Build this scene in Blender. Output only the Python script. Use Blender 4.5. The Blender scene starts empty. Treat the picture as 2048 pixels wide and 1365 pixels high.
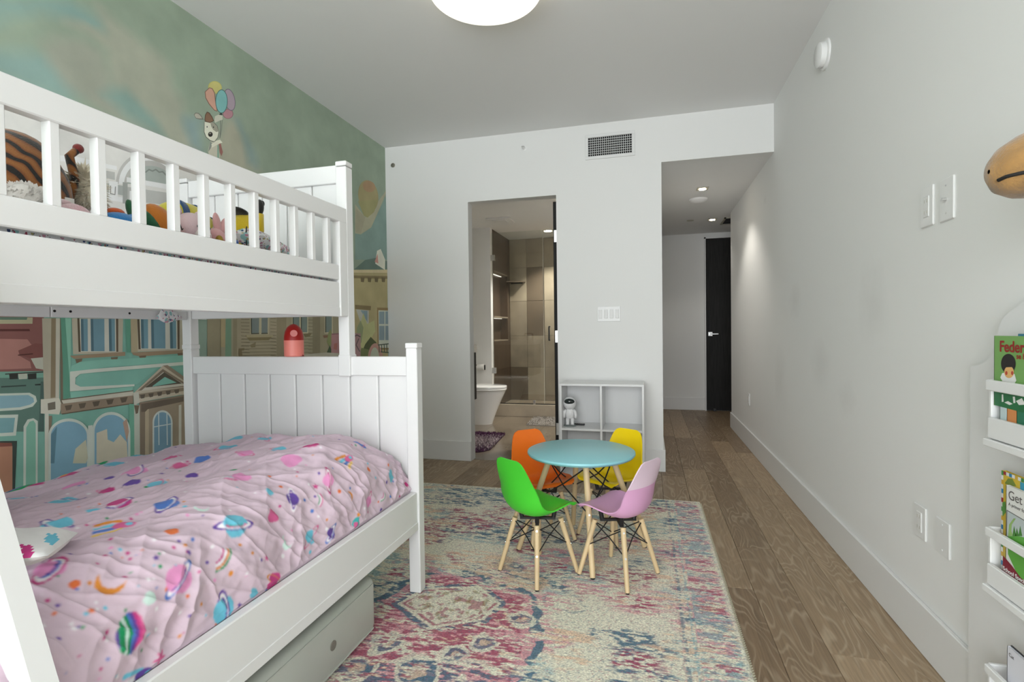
import bpy, bmesh, math, random
import numpy as np
from mathutils import Vector, Matrix
from mathutils.geometry import tessellate_polygon
random.seed(7); RNG = np.random.default_rng(7)
SC = bpy.context.scene; COL = SC.collection
PI = math.pi

# ------------------------------------------------------------------ camera
FPX, YAW, PITCH, ROLL, CZ = 1026.99, .259, -.0193, -.013, 1.1
_fw = Vector((-math.sin(YAW)*math.cos(PITCH), math.cos(YAW)*math.cos(PITCH), math.sin(PITCH)))
_r0 = Vector((math.cos(YAW), math.sin(YAW), 0)); _u0 = _r0.cross(_fw)
_rt = _r0*math.cos(ROLL) + _u0*math.sin(ROLL); _up = -_r0*math.sin(ROLL) + _u0*math.cos(ROLL)
cd = bpy.data.cameras.new('camera'); cam = bpy.data.objects.new('camera', cd); COL.objects.link(cam)
cd.sensor_width = 36; cd.lens = 36*FPX/2048; cd.clip_start = .02
cam.matrix_world = Matrix(((_rt.x, _up.x, -_fw.x, 0), (_rt.y, _up.y, -_fw.y, 0), (_rt.z, _up.z, -_fw.z, CZ), (0, 0, 0, 1)))
SC.camera = cam
def on(u, v, X=None, Y=None, Z=None):
    """where the sight line through photo pixel (u, v) meets a wall (X or Y) or a level (Z)"""
    d = _fw + _rt*((u-1024)/FPX) - _up*((v-682.5)/FPX)
    t = (Z-CZ)/d.z if Z is not None else (X/d.x if X is not None else Y/d.y)
    return Vector((0, 0, CZ)) + d*t

# ------------------------------------------------------------------ world / light / exposure
w = bpy.data.worlds.new('sky'); SC.world = w; w.use_nodes = True
bg = w.node_tree.nodes['Background']; bg.inputs[0].default_value = (.93, .97, 1, 1); bg.inputs[1].default_value = 6.6
SC.view_settings.view_transform = 'Standard'; SC.view_settings.look = 'None'
SC.view_settings.exposure = 0.55; SC.view_settings.gamma = 1; SC.view_settings.use_curve_mapping = False

# room (metres)
XL, XR, YB, H, HH = -2.2195, .8919, 4.108, 2.723, 2.375
ZB, ZD, XDL, XDR, XH = .168, 2.191, -1.4574, -.7064, .1085
YN = -2.7                       # window wall behind the camera
YF = 7.33                       # far wall of the hall
YE = 6.13                       # end of the right wall
pl = bpy.data.lights.new('window_portal', 'AREA'); pl.shape = 'RECTANGLE'; pl.size = 2.9; pl.size_y = 2.5
pl.cycles.is_portal = True
po = bpy.data.objects.new('window_portal', pl); COL.objects.link(po); po.location = ((XL+XR)/2, YN-.02, 1.36)
po.rotation_euler = (PI/2, 0, 0)     # faces +Y, into the room

# ------------------------------------------------------------------ helpers
def c(r, g, b, k=1.0):
    o = []
    for v in (r, g, b):
        v /= 255; v = v/12.92 if v <= .04045 else ((v+.055)/1.055)**2.4
        o.append(min(.93, v*k))
    return tuple(o)+(1,)
def nd(nt, t, **kw):
    n = nt.nodes.new(t)
    for k, v in kw.items():
        if k in n.inputs: n.inputs[k].default_value = v
        else: setattr(n, k, v)
    return n
def mat(name, col, rough=.5, metal=0, spec=.5, noise=0, nscale=8, bump=0, bscale=200, emit=None, estr=0, coat=0, stretch=None, col2=None, sheen=0):
    m = bpy.data.materials.new(name); m.use_nodes = True; nt = m.node_tree; L = nt.links
    b = nt.nodes['Principled BSDF']
    b.inputs['Base Color'].default_value = col; b.inputs['Roughness'].default_value = rough
    b.inputs['Metallic'].default_value = metal; b.inputs['Specular IOR Level'].default_value = spec
    b.inputs['Coat Weight'].default_value = coat; b.inputs['Sheen Weight'].default_value = sheen
    if emit: b.inputs['Emission Color'].default_value = emit; b.inputs['Emission Strength'].default_value = estr
    if noise or bump:
        tc = nd(nt, 'ShaderNodeTexCoord'); mp = nd(nt, 'ShaderNodeMapping')
        if stretch: mp.inputs['Scale'].default_value = stretch
        L.new(tc.outputs['Object'], mp.inputs['Vector'])
    if noise:
        n = nd(nt, 'ShaderNodeTexNoise', Scale=nscale, Detail=5.); L.new(mp.outputs[0], n.inputs['Vector'])
        rp = nd(nt, 'ShaderNodeValToRGB'); L.new(n.outputs['Fac'], rp.inputs[0])
        c2 = col2 or tuple(x*(1-noise) for x in col[:3])+(1,)
        rp.color_ramp.elements[0].position = .3; rp.color_ramp.elements[1].position = .7
        rp.color_ramp.elements[0].color = c2; rp.color_ramp.elements[1].color = col
        L.new(rp.outputs[0], b.inputs['Base Color'])
    if bump:
        n2 = nd(nt, 'ShaderNodeTexNoise', Scale=bscale, Detail=3.); L.new(mp.outputs[0], n2.inputs['Vector'])
        bp = nd(nt, 'ShaderNodeBump', Strength=bump, Distance=.002); L.new(n2.outputs['Fac'], bp.inputs['Height'])
        L.new(bp.outputs[0], b.inputs['Normal'])
    return m
def mat_attr(name, rough=.8, noise=.15, nscale=25, bump=0, bscale=300, spec=.2, sheen=0, fine=0, fscale=(300, 60, 60)):
    """colour comes from the mesh's painted colour attribute, broken up by noise"""
    m = bpy.data.materials.new(name); m.use_nodes = True; nt = m.node_tree; L = nt.links
    b = nt.nodes['Principled BSDF']; b.inputs['Roughness'].default_value = rough; b.inputs['Specular IOR Level'].default_value = spec
    b.inputs['Sheen Weight'].default_value = sheen
    a = nd(nt, 'ShaderNodeVertexColor', layer_name='Col'); tc = nd(nt, 'ShaderNodeTexCoord')
    n = nd(nt, 'ShaderNodeTexNoise', Scale=nscale, Detail=6.); L.new(tc.outputs['Object'], n.inputs['Vector'])
    mr = nd(nt, 'ShaderNodeMapRange'); L.new(n.outputs['Fac'], mr.inputs[0])
    mr.inputs[1].default_value = .3; mr.inputs[2].default_value = .7; mr.inputs[3].default_value = 1-noise; mr.inputs[4].default_value = 1+noise
    mx = nd(nt, 'ShaderNodeVectorMath', operation='MULTIPLY'); L.new(a.outputs[0], mx.inputs[0]); L.new(mr.outputs[0], mx.inputs[1])
    last = mx.outputs[0]
    if fine:
        mp = nd(nt, 'ShaderNodeMapping'); mp.inputs['Scale'].default_value = fscale; L.new(tc.outputs['Object'], mp.inputs['Vector'])
        n3 = nd(nt, 'ShaderNodeTexNoise', Scale=1., Detail=2.); L.new(mp.outputs[0], n3.inputs['Vector'])
        mr3 = nd(nt, 'ShaderNodeMapRange'); L.new(n3.outputs['Fac'], mr3.inputs[0])
        mr3.inputs[1].default_value = .3; mr3.inputs[2].default_value = .7; mr3.inputs[3].default_value = 1-fine; mr3.inputs[4].default_value = 1+fine
        m3 = nd(nt, 'ShaderNodeVectorMath', operation='MULTIPLY'); L.new(last, m3.inputs[0]); L.new(mr3.outputs[0], m3.inputs[1]); last = m3.outputs[0]
    L.new(last, b.inputs['Base Color'])
    if bump:
        n2 = nd(nt, 'ShaderNodeTexNoise', Scale=bscale, Detail=3.); L.new(tc.outputs['Object'], n2.inputs['Vector'])
        bp = nd(nt, 'ShaderNodeBump', Strength=bump, Distance=.003); L.new(n2.outputs['Fac'], bp.inputs['Height']); L.new(bp.outputs[0], b.inputs['Normal'])
    return m

class MB:
    """collects shapes into one mesh"""
    def __init__(s): s.v = []; s.f = []; s.col = []; s._c = None
    def _add(s, vs, fs):
        o = len(s.v); s.v += [tuple(p) for p in vs]; s.f += [tuple(i+o for i in f) for f in fs]; s.col += [s._c]*len(fs); return s
    def color(s, col): s._c = col; return s
    def box(s, x0, x1, y0, y1, z0, z1, ch=0.0, M=None):
        if ch <= 0:
            vs = [(x, y, z) for x in (x0, x1) for y in (y0, y1) for z in (z0, z1)]
            fs = [(0, 1, 3, 2), (4, 6, 7, 5), (0, 4, 5, 1), (2, 3, 7, 6), (0, 2, 6, 4), (1, 5, 7, 3)]
        else:
            bm = bmesh.new(); bmesh.ops.create_cube(bm, size=1)
            for q in bm.verts: q.co = Vector(((x0+x1)/2+q.co.x*(x1-x0), (y0+y1)/2+q.co.y*(y1-y0), (z0+z1)/2+q.co.z*(z1-z0)))
            bmesh.ops.bevel(bm, geom=list(bm.edges), offset=ch, segments=1 if ch < .004 else 3, affect='EDGES', profile=.5)
            bm.verts.index_update(); vs = [q.co.copy() for q in bm.verts]; fs = [[q.index for q in f.verts] for f in bm.faces]; bm.free()
        if M: vs = [M @ Vector(p) for p in vs]
        return s._add(vs, fs)
    def cyl(s, p0, p1, r0, r1=None, n=16, cap=True):
        p0 = Vector(p0); p1 = Vector(p1); r1 = r0 if r1 is None else r1
        d = (p1-p0).normalized(); a = d.orthogonal().normalized(); b = d.cross(a)
        vs = []
        for p, r in ((p0, r0), (p1, r1)):
            for i in range(n): t = 2*PI*i/n; vs.append(p+a*math.cos(t)*r+b*math.sin(t)*r)
        fs = [(i, (i+1) % n, n+(i+1) % n, n+i) for i in range(n)]
        if cap: fs += [tuple(range(n-1, -1, -1)), tuple(range(n, 2*n))]
        return s._add(vs, fs)
    def lathe(s, prof, o=(0, 0, 0), ax=(0, 0, 1), n=28, sx=1, sy=1):
        ax = Vector(ax).normalized(); a = Vector((1, 0, 0)) if abs(ax.x) < .9 else Vector((0, 1, 0))
        a = (a-ax*a.dot(ax)).normalized(); b = ax.cross(a); o = Vector(o); vs = []; fs = []
        for r, z in prof:
            for i in range(n): t = 2*PI*i/n; vs.append(o+ax*z+a*(math.cos(t)*r*sx)+b*(math.sin(t)*r*sy))
        for k in range(len(prof)-1):
            for i in range(n): fs.append((k*n+i, k*n+(i+1) % n, (k+1)*n+(i+1) % n, (k+1)*n+i))
        if prof[0][0] > 1e-5: fs.append(tuple(range(n-1, -1, -1)))
        if prof[-1][0] > 1e-5: fs.append(tuple((len(prof)-1)*n+i for i in range(n)))
        return s._add(vs, fs)
    def ell(s, o, r, n=20, m=12, M=None, lump=0, seed=0):
        o = Vector(o); vs = []; fs = []; g = random.Random(seed)
        ph = [g.uniform(0, 6) for _ in range(4)]
        for j in range(m+1):
            th = PI*j/m
            for i in range(n):
                t = 2*PI*i/n; d = Vector((math.sin(th)*math.cos(t), math.sin(th)*math.sin(t), math.cos(th)))
                k = 1+lump*(math.sin(3*d.x+ph[0])*math.cos(4*d.y+ph[1])+math.sin(5*d.z+ph[2]))*.5
                p = Vector((d.x*r[0], d.y*r[1], d.z*r[2]))*k
                vs.append(o+(M @ p if M else p))
        for j in range(m):
            for i in range(n): fs.append((j*n+i, (j+1)*n+i, (j+1)*n+(i+1) % n, j*n+(i+1) % n))
        return s._add(vs, fs)
    def tube(s, pts, r, n=8):
        pts = [Vector(p) for p in pts]; vs = []; fs = []; rr = r if isinstance(r, (list, tuple)) else [r]*len(pts)
        a = None
        for k, p in enumerate(pts):
            d = (pts[min(k+1, len(pts)-1)]-pts[max(k-1, 0)]).normalized()
            a = d.orthogonal().normalized() if a is None else (a-d*a.dot(d)).normalized(); b = d.cross(a)
            for i in range(n): t = 2*PI*i/n; vs.append(p+a*math.cos(t)*rr[k]+b*math.sin(t)*rr[k])
        for k in range(len(pts)-1):
            for i in range(n): fs.append((k*n+i, k*n+(i+1) % n, (k+1)*n+(i+1) % n, (k+1)*n+i))
        fs += [tuple(range(n-1, -1, -1)), tuple((len(pts)-1)*n+i for i in range(n))]
        return s._add(vs, fs)
    def prism(s, pts, d):
        """polygon (3D points, in order) pushed along d"""
        pts = [Vector(p) for p in pts]; d = Vector(d); n = len(pts)
        tr = tessellate_polygon([pts]); vs = pts+[p+d for p in pts]
        fs = [tuple(t) for t in tr]+[tuple(i+n for i in reversed(t)) for t in tr]+[(i, (i+1) % n, n+(i+1) % n, n+i) for i in range(n)]
        return s._add(vs, fs)
    def flat(s, pts):
        pts = [Vector(p) for p in pts]; return s._add(pts, [tuple(t) for t in tessellate_polygon([pts])])
    def build(s, name, m, parent=None, smooth=None, world=True):
        me = bpy.data.meshes.new(name); off = Vector((0, 0, 0)); p = parent
        if world:
            while p is not None: off += p.location; p = p.parent
        me.from_pydata([Vector(q)-off for q in s.v], [], s.f)
        bm = bmesh.new(); bm.from_mesh(me)
        if any(x is not None for x in s.col):
            lay = bm.loops.layers.float_color.new('Col')
            for f, cc in zip(bm.faces, s.col):
                for l in f.loops: l[lay] = cc or (1, 1, 1, 1)
        else: bmesh.ops.recalc_face_normals(bm, faces=list(bm.faces))
        bm.to_mesh(me); bm.free()
        if isinstance(m, (list, tuple)):
            for x in m: me.materials.append(x)
        else: me.materials.append(m)
        o = bpy.data.objects.new(name, me); COL.objects.link(o); o.parent = parent
        if smooth is not None:
            me.shade_smooth()
            if smooth < 180:
                bmx = bmesh.new(); bmx.from_mesh(me)
                for e in bmx.edges:
                    if len(e.link_faces) == 2 and e.calc_face_angle(0) > math.radians(smooth): e.smooth = False
                bmx.to_mesh(me); bmx.free()
        return o
def tag(o, label, cat=None, group=None, kind=None):
    o['label'] = label
    if cat: o['category'] = cat
    if group: o['group'] = group
    if kind: o['kind'] = kind
    return o
def thing(name, loc, label, cat, group=None, rz=0):
    o = bpy.data.objects.new(name, None); COL.objects.link(o); o.location = loc; o.rotation_euler = (0, 0, rz); o.empty_display_size = .05
    return tag(o, label, cat, group)
def struct(name, mb, m, label, parent=None, cat=None):
    o = mb.build(name, m, parent); return tag(o, label, cat or name.split('_')[0], None, 'structure')
def B(*a, **k): return MB().box(*a, **k)

# ------------------------------------------------------------------ materials
M_ceil = mat('ceiling_paint', (.85, .85, .84, 1), .9, bump=.05, bscale=120)
M_white = mat('white_lacquer', (.80, .80, .795, 1), .32, spec=.4)
M_trim = mat('white_trim', (.80, .80, .79, 1), .45)
M_plastic = mat('white_plastic', (.83, .83, .82, 1), .35)
M_black = mat('black_metal', (.012, .012, .013, 1), .4, spec=.5)
M_chrome = mat('brushed_steel', (.75, .75, .74, 1), .25, metal=1)
M_dark = mat('vent_dark', (.01, .01, .01, 1), .9)
def wall_mat(name, col, smudges=()):
    m = mat(name, col, .85, spec=.25); nt = m.node_tree; L = nt.links; b = nt.nodes['Principled BSDF']
    g = nd(nt, 'ShaderNodeNewGeometry')
    n2 = nd(nt, 'ShaderNodeTexNoise', Scale=90., Detail=2.); L.new(g.outputs['Position'], n2.inputs['Vector'])
    bp = nd(nt, 'ShaderNodeBump', Strength=.06, Distance=.003); L.new(n2.outputs['Fac'], bp.inputs['Height']); L.new(bp.outputs[0], b.inputs['Normal'])
    if smudges:
        nz = nd(nt, 'ShaderNodeTexNoise', Scale=5., Detail=6., Roughness=.65); L.new(g.outputs['Position'], nz.inputs['Vector'])
        acc = None
        for (p, r) in smudges:
            mp = nd(nt, 'ShaderNodeMapping', vector_type='TEXTURE'); mp.inputs['Location'].default_value = p; mp.inputs['Scale'].default_value = r
            L.new(g.outputs['Position'], mp.inputs['Vector'])
            le = nd(nt, 'ShaderNodeVectorMath', operation='LENGTH'); L.new(mp.outputs[0], le.inputs[0])
            ad = nd(nt, 'ShaderNodeMath', operation='MULTIPLY_ADD'); L.new(nz.outputs['Fac'], ad.inputs[0]); ad.inputs[1].default_value = 1.6; L.new(le.outputs['Value'], ad.inputs[2])
            mr = nd(nt, 'ShaderNodeMapRange'); L.new(ad.outputs[0], mr.inputs[0]); mr.inputs[1].default_value = .9; mr.inputs[2].default_value = 1.8; mr.inputs[3].default_value = 1; mr.inputs[4].default_value = 0
            if acc is None: acc = mr.outputs[0]
            else:
                mm = nd(nt, 'ShaderNodeMath', operation='MAXIMUM'); L.new(acc, mm.inputs[0]); L.new(mr.outputs[0], mm.inputs[1]); acc = mm.outputs[0]
        sc = nd(nt, 'ShaderNodeMath', operation='MULTIPLY'); L.new(acc, sc.inputs[0]); sc.inputs[1].default_value = .12
        mx = nd(nt, 'ShaderNodeMix', data_type='RGBA'); L.new(sc.outputs[0], mx.inputs[0]); mx.inputs[6].default_value = col; mx.inputs[7].default_value = (.42, .40, .38, 1)
        L.new(mx.outputs[2], b.inputs['Base Color'])
    return m
M_wall = wall_mat('wall_paint', (.84, .84, .825, 1))
sm = []
for (u, v, ry, rz) in ((1745, 610, .17, .2), (1640, 730, .2, .14), (1560, 760, .2, .3), (1590, 600, .15, .12), (1530, 400, .06, .05), (1690, 800, .14, .1)):
    p = on(u, v, X=XR); sm.append(((XR, p.y, p.z), (.3, ry, rz)))
M_wallR = wall_mat('wall_paint_scuffed', (.85, .85, .835, 1), sm)

def wood_mat(name, dark, light, lite):
    """oak plank: soft tone per plank, cathedral grain lines limed lighter"""
    m = bpy.data.materials.new(name); m.use_nodes = True; nt = m.node_tree; L = nt.links; b = nt.nodes['Principled BSDF']
    tc = nd(nt, 'ShaderNodeTexCoord'); oi = nd(nt, 'ShaderNodeObjectInfo')
    off = nd(nt, 'ShaderNodeVectorMath', operation='SCALE'); off.inputs[0].default_value = (3.7, 17.3, 5.1); L.new(oi.outputs['Random'], off.inputs['Scale'])
    ad = nd(nt, 'ShaderNodeVectorMath', operation='ADD'); L.new(tc.outputs['Object'], ad.inputs[0]); L.new(off.outputs[0], ad.inputs[1])
    mp = nd(nt, 'ShaderNodeMapping'); mp.inputs['Scale'].default_value = (1, .22, 1); L.new(ad.outputs[0], mp.inputs['Vector'])
    nz = nd(nt, 'ShaderNodeTexNoise', Scale=7., Detail=2.2, Roughness=.45, Distortion=.3); L.new(mp.outputs[0], nz.inputs['Vector'])
    # contour lines of a stretched noise read as cathedral grain
    mu = nd(nt, 'ShaderNodeMath', operation='MULTIPLY'); L.new(nz.outputs['Fac'], mu.inputs[0]); mu.inputs[1].default_value = 34.
    fr = nd(nt, 'ShaderNodeMath', operation='PINGPONG'); L.new(mu.outputs[0], fr.inputs[0]); fr.inputs[1].default_value = 1.
    rg = nd(nt, 'ShaderNodeMapRange'); L.new(fr.outputs[0], rg.inputs[0]); rg.inputs[1].default_value = .55; rg.inputs[2].default_value = .95
    nm = nd(nt, 'ShaderNodeTexNoise', Scale=3., Detail=2.); L.new(ad.outputs[0], nm.inputs['Vector'])
    gm = nd(nt, 'ShaderNodeMapRange'); L.new(nm.outputs['Fac'], gm.inputs[0]); gm.inputs[1].default_value = .35; gm.inputs[2].default_value = .6; gm.inputs[3].default_value = .25; gm.inputs[4].default_value = 1
    gl = nd(nt, 'ShaderNodeMath', operation='MULTIPLY'); L.new(rg.outputs[0], gl.inputs[0]); L.new(gm.outputs[0], gl.inputs[1])
    tone = nd(nt, 'ShaderNodeMix', data_type='RGBA'); L.new(oi.outputs['Random'], tone.inputs[0]); tone.inputs[6].default_value = dark; tone.inputs[7].default_value = light
    mp2 = nd(nt, 'ShaderNodeMapping'); mp2.inputs['Scale'].default_value = (140, 5, 140); L.new(ad.outputs[0], mp2.inputs['Vector'])
    fi = nd(nt, 'ShaderNodeTexNoise', Scale=1., Detail=4.); L.new(mp2.outputs[0], fi.inputs['Vector'])
    fm = nd(nt, 'ShaderNodeMapRange'); L.new(fi.outputs['Fac'], fm.inputs[0]); fm.inputs[1].default_value = .3; fm.inputs[2].default_value = .7; fm.inputs[3].default_value = .8; fm.inputs[4].default_value = 1.18
    tn = nd(nt, 'ShaderNodeVectorMath', operation='MULTIPLY'); L.new(tone.outputs[2], tn.inputs[0]); L.new(fm.outputs[0], tn.inputs[1])
    gsc = nd(nt, 'ShaderNodeMath', operation='MULTIPLY'); L.new(gl.outputs[0], gsc.inputs[0]); gsc.inputs[1].default_value = .34
    mx = nd(nt, 'ShaderNodeMix', data_type='RGBA'); L.new(gsc.outputs[0], mx.inputs[0]); L.new(tn.outputs[0], mx.inputs[6]); mx.inputs[7].default_value = lite
    L.new(mx.outputs[2], b.inputs['Base Color']); b.inputs['Roughness'].default_value = .42; b.inputs['Specular IOR Level'].default_value = .4
    bp = nd(nt, 'ShaderNodeBump', Strength=.15, Distance=.001); L.new(gl.outputs[0], bp.inputs['Height']); L.new(bp.outputs[0], b.inputs['Normal'])
    return m
M_plank = wood_mat('oak_plank', c(124, 103, 80), c(168, 145, 117), c(208, 190, 164))
M_beech = mat('beech_dowel', c(222, 196, 152), .5, noise=.18, nscale=6, stretch=(6, 6, .6))
M_doorwood = mat('black_oak', (.016, .015, .014, 1), .55, spec=.25, noise=.8, nscale=5, stretch=(14, 14, .8), bump=.3, bscale=9)

# ------------------------------------------------------------------ shell of the room
T = .1
fl = MB().box(XL-T, XR+T, YN-T, YB, -.08, -.012).box(XDR-.02, 2.3, YB, YF, -.08, -.012).box(XDL-.001, XDR, YB, YB+.055, -.08, -.012)
floor = struct('floor', fl, mat('subfloor', (.03, .024, .018, 1), .9), 'brown wide plank oak floor running into the hall')
PW = .165; k0 = int((XL-.42)//PW); g = random.Random(3); k = k0
while True:
    x0 = .42+PW*k; x1 = x0+PW; k += 1
    if x0 > 2.3: break
    yend = YF if x0 > XH-.17 else YB+(.055 if XDL-.17 < x0 < XDR else 0)
    ys = YN if x0 < XR else YE-.02
    y = ys-g.uniform(0, 1.5)
    while y < yend:
        ln = g.choice((1.2, 1.5, 1.9, 2.1)); a, b_ = max(y, ys), min(y+ln, yend); y += ln
        if yend-b_ < .12: b_ = yend; y = yend+1
        xa, xb = max(x0, XL), x1
        if x0 < XR < x1 and b_ < YE: xb = XR
        if a >= YB and x0 < XH < x1: xa = XH
        if xb-xa < .02 or b_-a < .05 or xa >= 2.25: continue
        p = B(xa+.0006, xb-.0006, a+.0006, b_-.0006, -.012, g.uniform(-.0004, 0), ch=.0012)
        me_o = p.build('plank', M_plank, floor)
        ctr = Vector(((xa+xb)/2, (a+b_)/2, 0)); me_o.data.transform(Matrix.Translation(-ctr)); me_o.location = ctr

ce = B(XL-T, XR+T, YN-T, YB+.05, H, H+T)
struct('ceiling', ce, M_ceil, 'smooth grey white bedroom ceiling')
struct('ceiling_hall', MB().box(XH-.05, 2.3, YB+T, YF+.05, HH, HH+T), M_ceil, 'lowered ceiling of the hall')
wl = struct('wall_left', B(XL-T, XL, YN, YB+T, 0, H), M_wall, 'wall covered with a painted townhouse mural behind the bunk bed')
wb = MB().box(XL-T, XDL, YB, YB+T, 0, H).box(XDR, XH, YB, YB+T, 0, H).box(XDL, XDR, YB, YB+T, ZD, H).box(XH, XR+T, YB, YB+T, HH, H)
struct('wall_back', wb, M_wall, 'white end wall with bathroom doorway and hall opening')
struct('wall_right', B(XR, XR+T, YN, YE, 0, H), M_wallR, 'long white wall with faint grey scuff marks')
struct('wall_hall_left', B(XH-T, XH, YB+T, YF, 0, HH), M_wall, 'white side wall of the hall')
struct('wall_hall_far', B(XH-T, 2.3, YF, YF+T, -.05, HH), M_wall, 'white wall at the far end of the hall')
struct('wall_hall_right', MB().box(2.2, 2.3, YE, YF, 0, HH).box(XR+T, 2.3, YE-T, YE, 0, HH), M_wall, 'white side wall past the corner of the hall')
# window wall behind the camera
WZ0, WZ1 = .12, 2.6
wn = MB().box(XL-T, XR+T, YN-T, YN, 0, WZ0).box(XL-T, XR+T, YN-T, YN, WZ1, H).box(XL-T, XL+.1, YN-T, YN, WZ0, WZ1).box(XR-.1, XR+T, YN-T, YN, WZ0, WZ1)
struct('wall_near', wn, M_wall, 'wall around the large window behind the camera')
wf = MB()
for x in (XL+.12, -1.2, -.15, XR-.12): wf.box(x-.02, x+.02, YN-.07, YN-.03, WZ0, WZ1)
for z in (WZ0+.02, WZ1-.02): wf.box(XL+.1, XR-.1, YN-.07, YN-.03, z-.02, z+.02)
struct('window_1', wf, M_trim, 'white frame of the large bedroom window')
# baseboards
BT = .015
def base(name, x0, x1, y0, y1, label):
    mb = B(x0, x1, y0, y1, 0, ZB, ch=.003); struct(name, mb, M_trim, label)
base('baseboard_right', XR-BT, XR, YN, YE, 'tall white baseboard along the scuffed wall')
base('baseboard_back', XL, XDL, YB-BT, YB, 'white baseboard left of the bathroom doorway')
base('baseboard_pillar', XDR, XH+BT, YB-BT, YB, 'white baseboard under the light switches')
base('baseboard_hall_left', XH, XH+BT, YB, YF, 'white baseboard inside the hall')
base('baseboard_hall_far', XH+BT, .735, YF-BT, YF, 'white baseboard beside the black hall door')
base('baseboard_left', XL, XL+BT, YN, YB-BT, 'white baseboard under the mural')

# ------------------------------------------------------------------ hall fittings
d1 = thing('door_1', (1.16, YF-.03, 0), 'tall black oak door at the end of the hall', 'door'); d1['kind'] = 'structure'
B(.752, 1.57, YF-.045, YF-.005, .008, 2.29, ch=.003).build('door_leaf', M_doorwood, d1)
MB().box(.735, .75, YF-.05, YF, 0, 2.315).box(.735, 1.60, YF-.05, YF, 2.295, 2.315).box(1.58, 1.60, YF-.05, YF, 0, 2.315).build('door_frame', M_trim, d1)
h_ = B(.775, .83, YF-.055, YF-.045, 1.0, 1.055, ch=.002).build('handle_plate', M_chrome, d1)
MB().cyl((.8, YF-.055, 1.028), (.8, YF-.09, 1.028), .009).box(.792, .9, YF-.098, YF-.084, 1.018, 1.036, ch=.003).build('lever', M_chrome, h_, 40)
B(.83, .87, YF-.075, YF-.045, .0, .04, ch=.003).build('door_stop', M_black, d1)
M_lamp = mat('lamp_warm', (1, 1, 1, 1), .5, emit=(1, .86, .62, 1), estr=25)
M_plate = mat('grey_trim_plate', c(176, 172, 158), .5)
def downlight(x, y, z, lab, group=None, sq=True, r=.05, power=6, R=.03):
    t = thing('recessed_downlight', (x, y, z), lab, 'ceiling light', group)
    if sq: B(x-r, x+r, y-r, y+r, z-.006, z, ch=.001).build('trim_plate', M_plate, t)
    else: MB().lathe([(r, 0), (r, -.004), (r*.8, -.006), (r*.8, 0)], (x, y, z)).build('trim_ring', M_plastic, t, 40)
    MB().cyl((x, y, z-.0065), (x, y, z-.010), R).build('lamp', M_lamp, t, 40)
    l = bpy.data.lights.new('downlight_bulb', 'SPOT'); l.energy = power; l.color = (1, .95, .87); l.spot_size = 1.9; l.spot_blend = .6; l.shadow_soft_size = .03
    lo = bpy.data.objects.new('downlight_bulb', l); COL.objects.link(lo); lo.parent = t; lo.location = (0, 0, -.03)
downlight(.489, 4.984, HH, 'square recessed hall downlight between bedroom opening and round detector', power=14)
downlight(.735, 6.42, HH, 'square recessed hall downlight beside the dark ceiling vent', power=6)
sd = thing('hall_detector', (.49, 5.39, HH), 'round white detector on the hall ceiling', 'detector')
MB().lathe([(.085, 0), (.085, -.012), (.075, -.02), (.05, -.034), (0, -.036)], (.49, 5.39, HH)).build('cover', M_plastic, sd, 40)
MB().lathe([(.09, 0), (.09, -.006), (.085, -.006)], (.49, 5.39, HH)).build('base_ring', M_plastic, sd, 40)
hv = thing('hall_ceiling_vent', (1.06, 6.55, HH), 'dark ceiling vent grille near the black door', 'vent')
B(.875, 1.25, 6.38, 6.72, HH-.006, HH-.001).build('backing', M_dark, hv)
MB().box(.86, .88, 6.36, 6.74, HH-.012, HH).box(1.245, 1.265, 6.36, 6.74, HH-.012, HH).box(.86, 1.265, 6.36, 6.38, HH-.012, HH).box(.86, 1.265, 6.72, 6.74, HH-.012, HH).build('frame', M_plate, hv)
for i in range(8): B(.88, 1.245, 6.40+i*.04, 6.412+i*.04, HH-.011, HH-.006).build('slat', M_black, hv)
hs = thing('hall_sprinkler', (.49, 6.4, HH), 'small flat sprinkler cover on the hall ceiling', 'sprinkler')
MB().lathe([(.04, -.001), (.04, -.006), (.0, -.008)], (.49, 6.4, HH)).build('cover_disc', M_plate, hs, 40)

# ------------------------------------------------------------------ bathroom
ZC = 2.45; YG = 6.42; YS = 7.36; XS = -1.976; XBL = -2.36
M_bfloor = mat('marble_floor', c(136, 124, 108), .16, spec=.6, noise=.35, nscale=3.2, stretch=(1, .5, 1))
M_tile = mat('stone_tile', c(164, 150, 130), .35, noise=.30, nscale=4.5, bump=.05, bscale=30)
M_tileB = mat('stone_tile_dark', c(118, 103, 86), .35, noise=.30, nscale=4, bump=.05, bscale=30)
M_tileC = mat('stone_tile_pale', c(178, 164, 142), .35, noise=.25, nscale=5, bump=.05, bscale=30)
M_vein = mat('vein_cut_tile', c(98, 80, 64), .35, noise=.45, nscale=2.2, stretch=(1, 12, .6))
M_grout = mat('grout', c(70, 62, 54), .9)
bf = struct('floor_bathroom', B(XBL, -.01, YB+.056, YG+.1, -.08, -.01), M_grout, 'polished taupe marble bathroom floor')
ty = YB+.057
while ty < YG+.1:
    te = min(ty+.6, YG+.1); tx = XBL
    while tx < -.01:
        xe = min(tx+.6, -.012); o = B(tx+.001, xe-.001, ty+.001, te-.001, -.01, 0, ch=.001).build('tile', M_bfloor, bf); tx += .6
    ty += .6
struct('ceiling_bathroom', B(XBL-T, -.01, YB+T, YS+T, ZC, ZC+T), M_ceil, 'bathroom ceiling')
struct('wall_bathroom_left', B(XBL-T, XBL, YB+T, YG+T, 0, ZC), M_wall, 'white bathroom wall behind the toilet')
struct('wall_bathroom_corner', B(XBL-T, XL-T+.01, YB+.001, YB+T, 0, H), M_wall, 'white bathroom wall end behind the vanity')
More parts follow.
